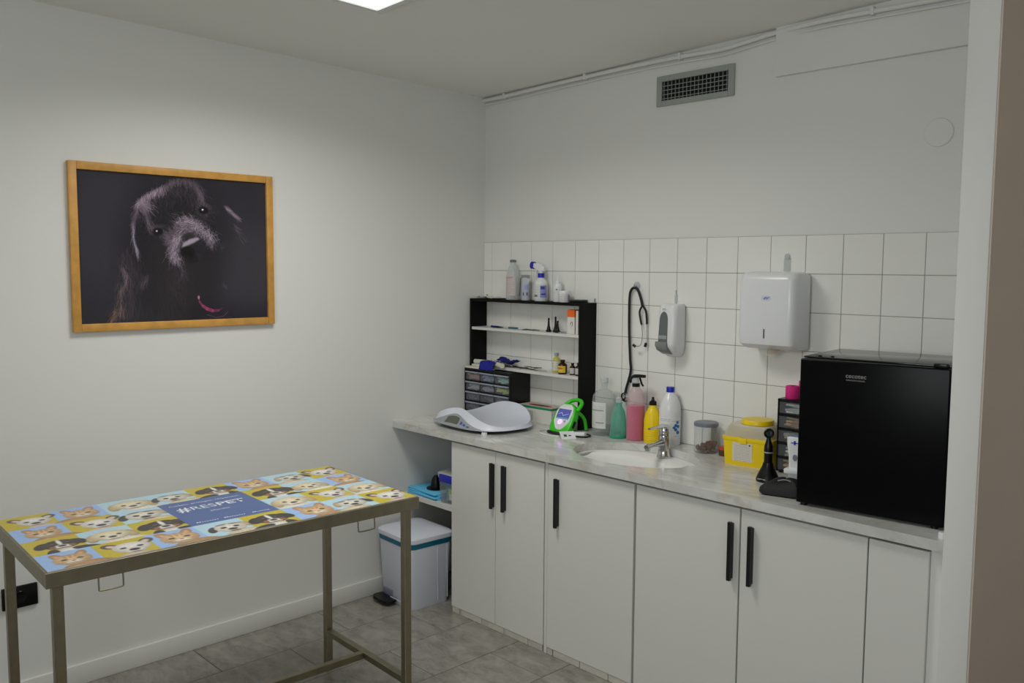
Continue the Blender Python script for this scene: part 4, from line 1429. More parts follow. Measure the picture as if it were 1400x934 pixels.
MB().loft([scaled(0.90, 0.0), scaled(0.97, 0.003), scaled(1.0, 0.010), scaled(1.0, 0.030), scaled(0.96, 0.038), scaled(0.88, 0.041)], mtx=tilt).build('green_case', M_GREEN, t)
face = [(0.026, 0.022), (0.046, 0.052), (0.049, 0.10), (0.040, 0.128), (0.022, 0.140), (-0.022, 0.140), (-0.040, 0.128), (-0.049, 0.10), (-0.046, 0.052), (-0.026, 0.022), (-0.012, 0.010), (0.012, 0.010)]
MB().loft([[(p[0], -0.0005, p[1]) for p in face], [(p[0] * 0.96, -0.0025, 0.075 + (p[1] - 0.075) * 0.96) for p in face]], mtx=tilt).build('white_face', M_WPL, t)
sc_ = Canvas(40, 34, (0.25, 0.27, 0.52))
for k in range(5):
    sc_.line(3, 5 + k * 6, 37, 4 + k * 6, 1.4, (0.40, 0.44, 0.72), 0.7)
sc_.line(4, 18, 12, 12, 1.6, (0.6, 0.65, 0.9))
sc_.line(12, 12, 20, 22, 1.6, (0.6, 0.65, 0.9))
sc_.line(20, 22, 34, 14, 1.6, (0.6, 0.65, 0.9))
sc_.rect(0, 29, 40, 34, (0.30, 0.50, 0.62))
ms = printmat('lit_screen', 0.2)
nt = ms.node_tree
nt.links.new([n for n in nt.nodes if n.type == 'ATTRIBUTE'][0].outputs['Color'], nt.nodes['Principled BSDF'].inputs['Emission Color'])
nt.nodes['Principled BSDF'].inputs['Emission Strength'].default_value = 0.5
so = print_mesh(sc_, lambda u, v: (-0.038 + u * 0.076, 0 * u - 0.0032, 0.114 - v * 0.050), 'screen', ms, t)
for v in so.data.vertices:
    v.co = tilt @ v.co
MB().lathe([(0.006, 0), (0.0125, 0), (0.0125, 0.002), (0.006, 0.002)], 24, tilt @ Matrix.Translation((-0.004, -0.0028, 0.048)) @ Matrix.Rotation(R(90), 4, 'X')).build('lit_ring_button', mat('violet_lit_ring', (0.95, 0.75, 1.0), 0.4, emit=(0.90, 0.66, 1.0), estr=1.1), t)
MB().lathe([(0, 0), (0.0055, 0), (0.0055, 0.0015), (0, 0.0018)], 16, tilt @ Matrix.Translation((0.022, -0.0028, 0.054)) @ Matrix.Rotation(R(90), 4, 'X')).build('button', mat('soft_grey_button', (0.66, 0.68, 0.70), 0.4), t)
hd = MB()
hp = [tilt @ Vector(p) for p in ((0.048, 0.022, 0.122), (0.052, 0.030, 0.160), (0.030, 0.036, 0.182), (-0.008, 0.036, 0.180), (-0.030, 0.030, 0.162), (-0.036, 0.022, 0.138))]
hd.tube(hp, 0.0095, 10, 5)
hd.build('handle', M_GREEN, t)
MB().tube([tilt @ Vector((0.046, 0.034, 0.122)), Vector((0.050, 0.135, 0.06)), Vector((0.050, 0.150, 0.0085))], 0.008, 10, 4).build('stand_leg', M_GREEN, t)
MB().tube([tilt @ Vector((-0.046, 0.034, 0.122)), Vector((-0.050, 0.135, 0.06)), Vector((-0.050, 0.150, 0.0085))], 0.008, 10, 4).build('stand_leg', M_GREEN, t)
MB().lathe([(0, 0), (0.060, 0), (0.066, 0.005), (0.060, 0.010), (0, 0.010)], 36, Matrix.Translation((0.0, 0.016, 0)), sx=1.08, sy=0.62).build('black_base', M_BRUB, t)
MB().box(0.0625, 0.0645, 0.012, 0.028, 0.035, 0.068, 0, 1, tilt).build('side_slot', M_BLK, t)
t = thing('sensor_cable', 'white and black sensor cable looped round the foot of the green monitor', 'cable', (0.792, -0.262, 0.86))
MB().tube([(0.055, -0.045, 0.003), (0.02, -0.062, 0.003), (-0.045, -0.055, 0.003), (-0.092, -0.025, 0.003), (-0.105, 0.02, 0.003), (-0.09, 0.045, 0.004)], 0.0030, 8, 6).build('white_cable', M_WPL, t)
MB().tube([(-0.09, 0.045, 0.004), (-0.065, 0.085, 0.004), (0.0, 0.10, 0.004), (0.07, 0.09, 0.004), (0.135, 0.075, 0.004), (0.155, 0.04, 0.004), (0.13, 0.01, 0.004), (0.09, 0.0, 0.005)], 0.0035, 8, 6).build('black_cable', M_BRUB, t)
t = thing('sensor_clip', 'white sensor clip with a printed flap lying right of the green monitor', 'clip', (0.905, -0.255, 0.86), R(20))
MB().box(-0.035, 0.045, -0.012, 0.022, 0.008, 0.024, 0.004, 2, Matrix.Rotation(R(-4), 4, 'Y')).build('clip_body', M_WPL, t)
m_ = Matrix.Translation((-0.030, -0.030, 0.012)) @ Matrix.Rotation(R(38), 4, 'Z') @ Matrix.Rotation(R(28), 4, 'X')
MB().box(-0.034, 0.034, -0.030, 0.026, -0.001, 0.003, 0.001, 1, m_).build('flap', M_WPL, t)
MB().box(-0.020, -0.006, -0.014, 0.002, 0.003, 0.0036, 0, 1, m_).build('green_print', mat('dark_green_print', (0.12, 0.38, 0.22), 0.5), t)
MB().box(0.002, 0.014, -0.010, -0.004, 0.003, 0.0036, 0, 1, m_).build('dark_print', M_BPL, t)

# ================================================================== BOTTLES ON THE WORKTOP
t = thing('large_bottle', 'large clear bottle with a white label beside the black shelf unit', 'bottle', (0.940, -0.105, 0.86))
MB().lathe([(0, 0), (0.050, 0), (0.054, 0.005), (0.054, 0.165), (0.050, 0.185), (0.036, 0.202), (0.018, 0.210), (0.0155, 0.215), (0.0155, 0.245)], 36).build('bottle_body', M_CLEAR, t)
MB().lathe([(0, 0.001), (0.0525, 0.001), (0.0525, 0.040), (0, 0.040)], 32).build('remaining_liquid', clear('clear_liquid', (0.86, 0.88, 0.88), 0.16), t)
MB().lathe([(0, 0.238), (0.0185, 0.238), (0.0185, 0.262), (0.016, 0.265), (0, 0.265)], 20).build('cap', M_CLEARM, t)
c = stripes(60, 90, (0.87, 0.87, 0.86), [(0.60, 0.60, 0.62), (0.68, 0.68, 0.70)], 12, 13, 0.08, 0.9)
c.line(8, 28, 50, 27, 5, (0.60, 0.60, 0.63), 0.8)
c.line(28, 70, 52, 70, 3, (0.45, 0.45, 0.47), 0.8)
wrap_label(t, 0.0545, 0.035, 0.155, FA - 52, FA + 44, c, 'white printed label')

t = thing('pump_bottle', 'sea green tapered plastic bottle with a clear pump next to the pink bottle', 'bottle', (1.033, -0.112, 0.86))
MB().lathe([(0, 0), (0.038, 0), (0.0405, 0.004), (0.0405, 0.012), (0.036, 0.05), (0.033, 0.09), (0.028, 0.120), (0.018, 0.138), (0.0150, 0.144), (0.0150, 0.154), (0.0165, 0.156), (0.0165, 0.162)], 32).build('bottle_body', M_TEALB, t)
MB().lathe([(0.038, 0.0), (0.0412, 0.003), (0.0412, 0.013), (0.0395, 0.016)], 32).build('bottom_ring', clear('deep_sea_green_plastic', (0.25, 0.72, 0.58), 0.6), t)
MB().lathe([(0, 0.160), (0.0140, 0.160), (0.0135, 0.180), (0.006, 0.186), (0.005, 0.205), (0.0, 0.206)], 20).build('pump', M_CLEARM, t)
MB().tube([(0.0, 0, 0.203), (-0.010, 0, 0.207), (-0.028, 0, 0.203)], 0.004, 8, 4).build('pump_spout', M_CLEARM, t)

t = thing('spray_bottle', 'clear trigger spray bottle half full of pink liquid with a black head', 'bottle', (1.116, -0.095, 0.86), R(-8))
MB().lathe([(0, 0), (0.039, 0), (0.0415, 0.005), (0.0415, 0.165), (0.038, 0.195), (0.028, 0.222), (0.016, 0.238), (0.0150, 0.246)], 32).build('bottle_body', M_PINKC, t)
MB().lathe([(0, 0.002), (0.0395, 0.002), (0.0402, 0.006), (0.0402, 0.156), (0, 0.156)], 32).build('pink_liquid', M_PINKL, t)
MB().lathe([(0, 0.240), (0.0175, 0.240), (0.0175, 0.256), (0.0, 0.256)], 20).build('collar', M_BPL, t)
rings = []
for (a, b, hw_, hh_) in ((-0.034, 0.262, 0.008, 0.009), (-0.024, 0.276, 0.010, 0.009), (-0.004, 0.287, 0.0115, 0.0085), (0.030, 0.291, 0.0105, 0.0065), (0.052, 0.291, 0.009, 0.0065)):
    rings.append([(a, p[0], b + p[1]) for p in rrect(hw_, hh_, 0.004, 3)])
MB().loft(rings).build('spray_head', M_BPL, t)
MB().lathe([(0.0125, 0.254), (0.0125, 0.268), (0.010, 0.282)], 16, Matrix.Translation((-0.004, 0, 0)), sx=1.6).build('neck', M_CLEARM, t)
MB().tube([(0.022, 0, 0.284), (0.030, 0, 0.268), (0.036, 0, 0.256), (0.046, 0, 0.248)], 0.0042, 8, 4).build('trigger', M_BPL, t)

t = thing('squeeze_bottle', 'yellow squeeze bottle with a pointed black cap behind the tap', 'bottle', (1.200, -0.080, 0.86))
MB().lathe([(0, 0), (0.036, 0), (0.0385, 0.005), (0.0385, 0.095), (0.034, 0.125), (0.022, 0.148), (0.0165, 0.156), (0.0160, 0.168)], 32).build('bottle_body', M_YEL, t)
for k in range(6):
    MB().lathe([(0.0382, 0.012 + 0.009 * k), (0.0394, 0.014 + 0.009 * k), (0.0394, 0.016 + 0.009 * k), (0.0382, 0.018 + 0.009 * k)], 32).build('rib', M_YEL, t)
MB().lathe([(0, 0.165), (0.0165, 0.165), (0.0160, 0.180), (0.007, 0.187), (0.0045, 0.201), (0.0, 0.202)], 20).build('cap', M_BPL, t)

t = thing('detergent_bottle', 'tall white bottle with a blue cap and blue label against the tiles', 'bottle', (1.281, -0.064, 0.86))
MB().lathe([(0, 0), (0.044, 0), (0.047, 0.005), (0.047, 0.150), (0.043, 0.182), (0.030, 0.212), (0.018, 0.228), (0.0165, 0.234)], 36).build('bottle_body', M_WPL, t)
MB().lathe([(0, 0.230), (0.0175, 0.230), (0.0180, 0.250), (0.0165, 0.253), (0, 0.253)], 24).build('cap', M_BLUE, t)
c = stripes(70, 70, (0.90, 0.905, 0.90), [(0.55, 0.68, 0.82), (0.65, 0.70, 0.75)], 15, 2, 0.1, 0.5, 0.05, 0.2, 2)
for (a, b, r_) in ((55, 17, 4.5), (50, 27, 5), (58, 31, 5), (50, 41, 5), (57, 51, 5.5), (45, 34, 4)):
    c.ell(a, b, r_, r_ * 1.1, 0, (0.10, 0.42, 0.72), 0.95, 1)
c.line(40, 12, 68, 12, 2, (0.75, 0.60, 0.45), 0.6)
c.line(45, 64, 62, 64, 2, (0.45, 0.6, 0.8), 0.6)
wrap_label(t, 0.0474, 0.035, 0.125, FA - 40, FA + 105, c, 'label with bright blue bubbles')

t = thing('storage_jar', 'clear storage jar with a grey lid and brown contents at the bottom', 'jar', (1.482, -0.085, 0.86))
MB().lathe([(0, 0), (0.046, 0), (0.049, 0.004), (0.049, 0.112)], 36).build('jar_body', M_CLEAR, t)
MB().lathe([(0, 0.112), (0.0505, 0.112), (0.0515, 0.116), (0.0505, 0.125), (0.046, 0.128), (0.020, 0.126), (0, 0.128)], 36).build('lid', M_GREYLID, t)
q = MB()
rq = random.Random(4)
for k in range(60):
    a = rq.uniform(0, 2 * PI)
    d = 0.040 * math.sqrt(rq.random())
    hmax = 0.032 + 0.012 * math.sin(a + 1)
    s_ = rq.uniform(0.006, 0.010)
    q.lathe([(0, -s_), (s_, -s_ * 0.4), (s_ * 0.9, s_ * 0.5), (0, s_)], 7, Matrix.Translation((d * math.cos(a), d * math.sin(a), rq.uniform(0.010, hmax))) @ Matrix.Rotation(rq.uniform(0, 3), 4, 'X'))
q.build('brown_treats', M_BROWN, t, kind='stuff')
MB().box(0.006, 0.030, 0.028, 0.036, 0.045, 0.108).build('inner_card', mat('grey_card', (0.60, 0.60, 0.56), 0.7), t)

t = thing('small_jar', 'tiny jar with a red lid squeezed beside the yellow container', 'jar', (1.572, -0.092, 0.86))
MB().lathe([(0, 0), (0.018, 0), (0.019, 0.003), (0.019, 0.026)], 20).build('jar_body', clear('brown_jar_glass', (0.42, 0.30, 0.22), 0.6), t)
MB().lathe([(0, 0.025), (0.020, 0.025), (0.020, 0.038), (0, 0.039)], 20).build('lid', mat('dull_red_lid', (0.70, 0.28, 0.20), 0.4), t)

# sharps container -------------------------------------------------
t = thing('sharps_container', 'yellow clinical sharps container with a cloudy lid and round yellow cap', 'container', (1.648, -0.218, 0.86), R(8))
rings = []
for (z, k_) in ((0.0, 0.93), (0.004, 0.95), (0.100, 1.0)):
    rings.append([(p[0], p[1], z) for p in rrect(0.100 * k_, 0.072 * k_, 0.014, 5, 0.098, 0.072)])
MB().loft(rings).build('tub', M_YEL, t)
MB().loft([[(p[0], p[1], z) for p in rrect(0.103, 0.075, 0.015, 5, 0.098, 0.072)] for z in (0.100, 0.112)]).build('rim', M_YEL, t)
rings = []
for (z, k_) in ((0.112, 0.98), (0.120, 0.96), (0.152, 0.86), (0.160, 0.80)):
    rings.append([(p[0], p[1], z) for p in rrect(0.100 * k_, 0.072 * k_, 0.016, 5, 0.098, 0.072)])
MB().loft(rings, cap0=False).build('cloudy_lid', M_LIDC, t)
MB().lathe([(0.058, 0.160), (0.062, 0.162), (0.062, 0.174), (0.059, 0.179), (0.020, 0.180), (0, 0.179)], 36, Matrix.Translation((0.112, 0.074, 0))).build('round_cap', M_YEL, t)
MB().box(0.070, 0.100, -0.006, 0.002, 0.088, 0.112, 0.002, 2).build('clasp', M_YEL, t)
c = stripes(60, 70, (0.86, 0.84, 0.80), [(0.55, 0.52, 0.50), (0.62, 0.58, 0.56)], 21, 11, 0.1, 0.9)
c.rect(50, 4, 55, 9, (0.15, 0.15, 0.15))
print_mesh(c, lambda u, v: (0.040 + u * 0.082, 0.0048 - (1 - v) * 0.0055 - 0.0012, 0.092 - v * 0.082), 'label', M_PRINT, t)

# otoscope in its charger ------------------------------------------
t = thing('otoscope', 'black otoscope with a round lens standing in its charging base', 'otoscope', (1.920, -0.345, 0.86))
rings = []
for (z, k_) in ((0.0, 1.0), (0.008, 1.02), (0.012, 0.99), (0.035, 0.74), (0.055, 0.50), (0.068, 0.42)):
    rings.append([(p[0], p[1], z) for p in ell(0.041 * k_, 0.041 * k_, 28)])
MB().loft(rings).build('charging_base', M_BPL, t)
MB().box(-0.018, 0.012, -0.0405, -0.0385, 0.010, 0.0135).build('base_mark', M_ALU, t)
MB().lathe([(0, 0.060), (0.0155, 0.060), (0.0150, 0.095), (0.0162, 0.110), (0.0150, 0.130), (0.010, 0.146), (0.007, 0.158), (0, 0.160)], 24).build('handle', M_BPL, t)
MB().lathe([(0.0160, 0.104), (0.0167, 0.106), (0.0160, 0.109)], 24).build('handle_ring', M_ALU, t)
hm = Matrix.Translation((0, 0, 0.175)) @ Matrix.Rotation(R(-48), 4, 'Z') @ Matrix.Rotation(R(90), 4, 'Y')
pts = [hm @ Vector((0.0145 * math.cos(a * PI / 6), 0.0145 * math.sin(a * PI / 6), 0)) for a in range(12)]
MB().tube(pts, 0.0042, 8, 2, closed=True).build('head_ring', M_BPL, t)
MB().lathe([(0, -0.003), (0.0125, -0.002), (0.0125, 0.002), (0, 0.003)], 24, hm).build('lens', mat('dark_lens', (0.22, 0.25, 0.27), 0.05, coat=0.5), t)

# five-drawer tower -------------------------------------------------
t = thing('drawer_tower', 'narrow black five-drawer organiser between the yellow container and the fridge', 'drawer unit', (1.868, -0.195, 0.86))
TWD, TD_, TH = 0.170, 0.175, 0.282
b = MB()
b.box(0, 0.006, 0, TD_, 0.006, TH)
b.box(TWD - 0.006, TWD, 0, TD_, 0.006, TH)
b.box(0.006, TWD - 0.006, TD_ - 0.005, TD_, 0.006, TH)
rh5 = (TH - 0.012) / 5
for j in range(6):
    b.box(0, TWD, 0, TD_, 0.006 + rh5 * j - (0.0 if j == 0 else 0.004), 0.006 + rh5 * j + 0.006)
b.build('carcass', M_BPL, t)
for (fx, fy) in ((0.012, 0.012), (TWD - 0.012, 0.012), (0.012, TD_ - 0.012), (TWD - 0.012, TD_ - 0.012)):
    MB().cyl((fx, fy, 0), (fx, fy, 0.007), 0.006, 10).build('foot', M_BPL, t)
for j in range(5):
    z = 0.006 + rh5 * j + 0.007
    dr = MB().box(0.008, TWD - 0.008, -0.002, 0.002, z, z + rh5 - 0.012, 0.001, 1).build('drawer', M_GLASSD, t)
    q = MB()
    rq = random.Random(j + 40)
    for k in range(5):
        q.box(-0.055, 0.055, -0.03, 0.03, -0.003, 0.003, 0, 1, Matrix.Translation((0.088 + rq.uniform(-0.01, 0.01), 0.036, z + 0.006 + 0.007 * k)) @ Matrix.Rotation(rq.uniform(-0.14, 0.14), 4, 'Y') @ Matrix.Rotation(rq.uniform(-0.2, 0.2), 4, 'Z'))
    q.build('contents', mat('drawer_papers_%d' % (j % 3), ((0.85, 0.68, 0.48), (0.92, 0.92, 0.88), (0.88, 0.84, 0.70))[j % 3], 0.7, noise=0.2, nscale=60), dr)
# bandage rolls on top
for k, (a, b_, z_, r_, h_, lab) in enumerate(((1.906, -0.155, 0.860 + TH, 0.0265, 0.048, 'magenta bandage roll standing on the left of the organiser top'),
                                              (1.930, -0.100, 0.860 + TH, 0.0265, 0.064, 'taller pink bandage roll behind the magenta one, half hidden by the fridge'))):
    t = thing('bandage_roll', lab, 'bandage', (a, b_, z_), 0, 'pink bandage rolls on the organiser')
    MB().lathe([(0.008, h_), (r_ * 0.95, h_), (r_, h_ - 0.002), (r_, 0.002), (r_ * 0.95, 0), (0.008, 0)], 24).build('wound_bandage', M_PINK, t)
    MB().lathe([(0.006, 0.001), (0.008, 0.001), (0.008, h_ - 0.001), (0.006, h_ - 0.001)], 14).build('core', mat('dark_magenta', (0.45, 0.05, 0.20), 0.8), t)

# white handheld device and black pouch -----------------------------
t = thing('hair_clipper', 'white cordless handheld device standing upright beside the fridge', 'device', (2.055, -0.395, 0.86), R(10))
rings = []
for (z, hx, hy) in ((0.0, 0.036, 0.024), (0.010, 0.034, 0.022), (0.040, 0.024, 0.017), (0.080, 0.022, 0.016), (0.120, 0.023, 0.017), (0.160, 0.029, 0.019), (0.186, 0.030, 0.019), (0.190, 0.027, 0.016)):
    rings.append([(p[0], p[1], z) for p in rrect(hx, hy, min(hx, hy) * 0.6, 4)])
MB().loft(rings).build('body', M_WPL, t)
MB().box(-0.034, 0.034, -0.028, 0.010, 0.060, 0.078, 0.004, 2).build('side_grip', M_WPL, t)
MB().box(-0.027, 0.027, -0.016, 0.016, 0.188, 0.196, 0.002, 2).build('grey_top', M_GREYLID, t)
MB().lathe([(0, 0), (0.008, 0), (0.008, 0.003), (0, 0.004)], 18, Matrix.Translation((0.002, -0.016, 0.118)) @ Matrix.Rotation(R(90), 4, 'X'), sy=1.4).build('button', M_GREYLID, t)
MB().box(-0.013, 0.013, -0.0205, -0.0185, 0.168, 0.171).build('blue_mark', M_BLUE, t)
MB().box(-0.003, 0.003, -0.0205, -0.0185, 0.163, 0.177).build('blue_mark', M_BLUE, t)

t = thing('black_pouch', 'black soft zipped pouch lying on the worktop at the left foot of the fridge', 'pouch', (2.052, -0.480, 0.86), R(14))
rings = []
rq = random.Random(9)
wv = [1 + rq.uniform(-0.05, 0.05) for _ in range(28)]
for (z, k_, sh) in ((0.0, 0.88, 0), (0.006, 1.0, 0), (0.022, 1.0, 0.002), (0.038, 0.84, 0.006), (0.048, 0.60, 0.010), (0.054, 0.30, 0.012), (0.056, 0.06, 0.012)):
    rings.append([(p[0] * wv[i] + sh, p[1] * wv[(i * 3) % 28] + sh, z * (0.94 + 0.1 * math.sin(i * 0.9))) for i, p in enumerate(rrect(0.072 * k_, 0.048 * k_, 0.03 * k_, 6))])
MB().loft(rings).build('pouch_body', mat('black_fabric', (0.035, 0.035, 0.04), 0.7, bump=0.5, bscale=120), t)
MB().tube([(-0.01, -0.020, 0.050), (0.012, -0.010, 0.054), (0.035, -0.006, 0.048)], 0.0022, 6, 4).build('zip', M_ALU, t)

# ================================================================== UNDER THE WORKTOP
# blue pads
offs = ((0.130, -0.395, 0, 3), (0.135, -0.400, 0.007, -2), (0.125, -0.385, 0.014, 5), (0.130, -0.39, 0.021, -4))
for k, (a, b_, dz, rz_) in enumerate(offs):
    o = MB().box(-0.118, 0.118, -0.145, 0.145, 0, 0.0065, 0.003, 2).build('absorbent_pad', M_CYAN, None, (a, b_, 0.485 + dz))
    o.rotation_euler[2] = R(rz_)
    tag(o, ('lowest of the blue folded pads on the corner shelf', 'second blue folded pad from the bottom on the corner shelf', 'second blue folded pad from the top on the corner shelf', 'topmost blue folded pad on the corner shelf')[k], 'pad', 'blue absorbent pads on the corner shelf')
# black cap on the pads
t = thing('black_cup', 'black domed cup standing on the blue pads beside the clear box', 'cup', (0.142, -0.455, 0.485 + 0.0275))
MB().lathe([(0, 0), (0.044, 0), (0.045, 0.005), (0.030, 0.010), (0.027, 0.03), (0.020, 0.055), (0.010, 0.068), (0, 0.070)], 24).build('dome', M_BPL, t)
MB().lathe([(0.040, 0.0), (0.049, 0.002), (0.049, 0.006), (0.040, 0.008)], 24).build('brim', M_BPL, t)
# clear storage box
t = thing('storage_box', 'clear plastic storage box with a blue clip on the corner shelf', 'box', (0.342, -0.405, 0.485))
rings = []
for (z, k_) in ((0.0, 0.93), (0.004, 0.95), (0.132, 1.0)):
    rings.append([(p[0], p[1], z) for p in rrect(0.082 * k_, 0.135 * k_, 0.014, 4)])
MB().loft(rings, cap1=False).build('box_body', M_CLEAR, t)
MB().loft([[(p[0], p[1], z) for p in rrect(hx, hy, 0.018, 4)] for (z, hx, hy) in ((0.124, 0.086, 0.139), (0.146, 0.087, 0.140), (0.150, 0.082, 0.135))]).build('lid', M_CLEARM, t)
MB().box(-0.058, 0.058, -0.150, -0.136, 0.108, 0.144, 0.004, 2).build('clip', M_BLUE, t)
q = MB().box(-0.06, 0.055, -0.10, 0.08, 0.004, 0.045, 0.002, 1)
q.build('contents', mat('pale_blue_contents', (0.45, 0.66, 0.74), 0.7, noise=0.2, nscale=30), t)
MB().box(-0.01, 0.025, -0.1275, -0.1262, 0.052, 0.078).build('sticker', mat('lime_sticker', (0.62, 0.80, 0.20), 0.5), t)
MB().box(-0.008, 0.07, -0.1255, -0.1240, 0.022, 0.050).build('white_packet', M_PAPER, t)

# pedal bin
t = thing('pedal_bin', 'white pedal bin with a teal liner edge in the corner under the shelf', 'bin', (0.188, -0.625, 0.0), R(-3))
rings = []
for (z, hx, hy) in ((0.0, 0.128, 0.108), (0.006, 0.131, 0.111), (0.315, 0.143, 0.124)):
    rings.append([(p[0], p[1], z) for p in rrect(hx, hy, 0.028, 6)])
MB().loft(rings).build('bin_body', M_WPLB, t)
MB().loft([[(p[0], p[1], z) for p in rrect(hx, hy, 0.03, 6)] for (z, hx, hy) in ((0.300, 0.1435, 0.1245), (0.308, 0.146, 0.127), (0.328, 0.146, 0.127))]).build('liner', M_TEAL, t)
rings = []
for (z, hx, hy) in ((0.326, 0.150, 0.131), (0.330, 0.153, 0.134), (0.348, 0.152, 0.133), (0.356, 0.142, 0.122), (0.366, 0.10, 0.085), (0.370, 0.04, 0.03)):
    rings.append([(p[0], p[1], z) for p in rrect(hx, hy, min(hx, hy) * 0.3, 6)])
MB().loft(rings).build('lid', M_WPLB, t)
MB().box(-0.106, -0.026, -0.1172, -0.108, 0.012, 0.062, 0.004, 2).build('pedal_recess', M_GREYLID, t)
pd = MB()
pd.loft([[(p[0] - 0.055, p[1] - 0.142, z) for p in rrect(0.070 * k_, 0.038 * k_, 0.03, 5)] for (z, k_) in ((0.012, 0.9), (0.016, 1.0), (0.028, 0.97))])
pd.box(-0.085, -0.03, -0.13, -0.09, 0.018, 0.026)
pd.build('pedal', M_BPL, t)
for a in (0.062, 0.118):
    MB().box(0.1415, 0.1445, a - 0.03, a - 0.027, 0.03, 0.29).build('side_rib', M_WPLB, t)
MB().box(-0.03, 0.08, -0.1262, -0.124, 0.03, 0.034).build('front_rib', M_WPLB, t)

# ================================================================== EXAMINATION TABLE
TLn, TWn, THt = 1.198, 0.625, 0.820
ang = 1.531
t = thing('examination_table', 'stainless steel examination table on square legs in front of the left wall', 'table', (0.785, -1.908, 0), ang)
hx, hy = TLn / 2, TWn / 2
f = MB()
AH = 0.042
for s in (-1, 1):
    f.box(-hx, hx, s * (hy - 0.0125) - 0.0125, s * (hy - 0.0125) + 0.0125, THt - AH, THt, 0.001, 1)
    f.box(s * (hx - 0.0125) - 0.0125, s * (hx - 0.0125) + 0.0125, -hy + 0.025, hy - 0.025, THt - AH, THt, 0.001, 1)
f.build('top_frame', M_STEEL, t)
MB().box(-hx + 0.006, hx - 0.006, -hy + 0.006, hy - 0.006, THt - 0.012, THt - 0.0015).build('top_sheet', M_STEEL, t)
LI, LW = 0.034, 0.028
for sx in (-1, 1):
    for sy in (-1, 1):
        cx_, cy_ = sx * (hx - LI), sy * (hy - LI)
        lg = MB().box(cx_ - LW / 2, cx_ + LW / 2, cy_ - LW / 2, cy_ + LW / 2, 0.008, THt - AH, 0.002, 1).build('leg', M_STEEL, t)
        MB().box(cx_ - LW / 2 + 0.001, cx_ + LW / 2 - 0.001, cy_ - LW / 2 + 0.001, cy_ + LW / 2 - 0.001, 0.0, 0.008).build('foot', M_BRUB, lg)
for sx in (-1, 1):
    cx_ = sx * (hx - LI)
    MB().box(cx_ - 0.0125, cx_ + 0.0125, -hy + LI + LW / 2, hy - LI - LW / 2, 0.135, 0.160, 0.0015, 1).build('cross_stretcher', M_STEEL, t)
    MB().cyl((cx_ - sx * 0.0125, -0.006, 0.133), (cx_ - sx * 0.02, -0.006, 0.133), 0.004, 10).build('bolt', M_CHROME, t)
MB().box(-hx + LI + 0.0125, hx - LI - 0.0125, -0.0125, 0.0125, 0.135, 0.160, 0.0015, 1).build('long_stretcher', M_STEEL, t)
for a in (-0.435, 0.385):
    MB().tube([(a - 0.032, -hy + 0.006, THt - AH), (a - 0.032, -hy + 0.004, THt - AH - 0.030), (a - 0.026, -hy + 0.003, THt - AH - 0.037), (a + 0.026, -hy + 0.003, THt - AH - 0.037), (a + 0.032, -hy + 0.004, THt - AH - 0.030), (a + 0.032, -hy + 0.006, THt - AH)], 0.0024, 8, 3).build('wire_loop', M_STEEL, t)

# printed mat --------------------------------------------------------
mt = thing('printed_mat', 'checked blue and yellow mat printed with cats and dogs on the table', 'mat', (0.785, -1.908, THt), ang)
CW = 90
W, H = 8 * CW, 4 * CW
cv = Canvas(W, H, (0.7, 0.8, 0.9))
YE, BL, PA = (0.80, 0.72, 0.10), (0.62, 0.76, 0.96), (0.72, 0.86, 0.92)


class Sub:
    """a cell of the mat as its own little canvas, allowed to spill a little to the right"""

    def __init__(self, c, r, flip=False, dx=0.0, dy=0.0, s=1.0):
        self.x, self.y, self.fl, self.s = (c + 0.5 + dx) * CW, (r + 0.5 + dy) * CW, flip, s
        self.win = (max(0, int(self.x - 62 * s)), min(W, int(self.x + 62 * s)), max(0, int(r * CW)), min(H, int((r + 1) * CW)))

    def e(self, x, y, rx, ry, rot, col, al=1.0, soft=1.5):
        if self.fl:
            x, rot = -x, -rot
        xa, xb, ya, yb = self.win
        k = self.s
        X = cv.xx[ya:yb, xa:xb] - (self.x + x * k)
        Y = cv.yy[ya:yb, xa:xb] - (self.y + y * k)
        c_, s_ = math.cos(R(rot)), math.sin(R(rot))
        u = (X * c_ + Y * s_) / (rx * k)
        v = (-X * s_ + Y * c_) / (ry * k)
        d2 = u * u + v * v
        m = np.clip((1 - np.sqrt(d2)) * min(rx, ry) / soft + 0.5, 0, 1)[..., None] * al
        sh = (1.04 - 0.22 * np.clip(d2, 0, 1) - 0.06 * np.clip(v + 0.3 * u, -1, 1))[..., None]
        cv.a[ya:yb, xa:xb] = cv.a[ya:yb, xa:xb] * (1 - m) + np.clip(np.array(col) * sh, 0, 1) * m

    def fur(self, x, y, rx, ry, col, n=70, L=5, al=0.35):
        r_ = random.Random(int(self.x + self.y + x))
        for _ in range(n):
            a, d = r_.uniform(0, 2 * PI), math.sqrt(r_.random())
            px, py = x + rx * d * math.cos(a), y + ry * d * math.sin(a)
            k = r_.uniform(0.65, 1.2)
            ex = px + L * math.cos(a) * r_.uniform(0.4, 1)
            ey = py + L * math.sin(a) * r_.uniform(0.4, 1)
            sg = -1 if self.fl else 1
            yy0, yy1 = self.y + py * self.s, self.y + ey * self.s
            if min(yy0, yy1) < self.win[2] or max(yy0, yy1) >= self.win[3] - 1:
                continue
            cv.line(self.x + sg * px * self.s, yy0, self.x + sg * ex * self.s, yy1, 1.5, [min(1, q * k) for q in col], al)


DK = (0.09, 0.07, 0.07)


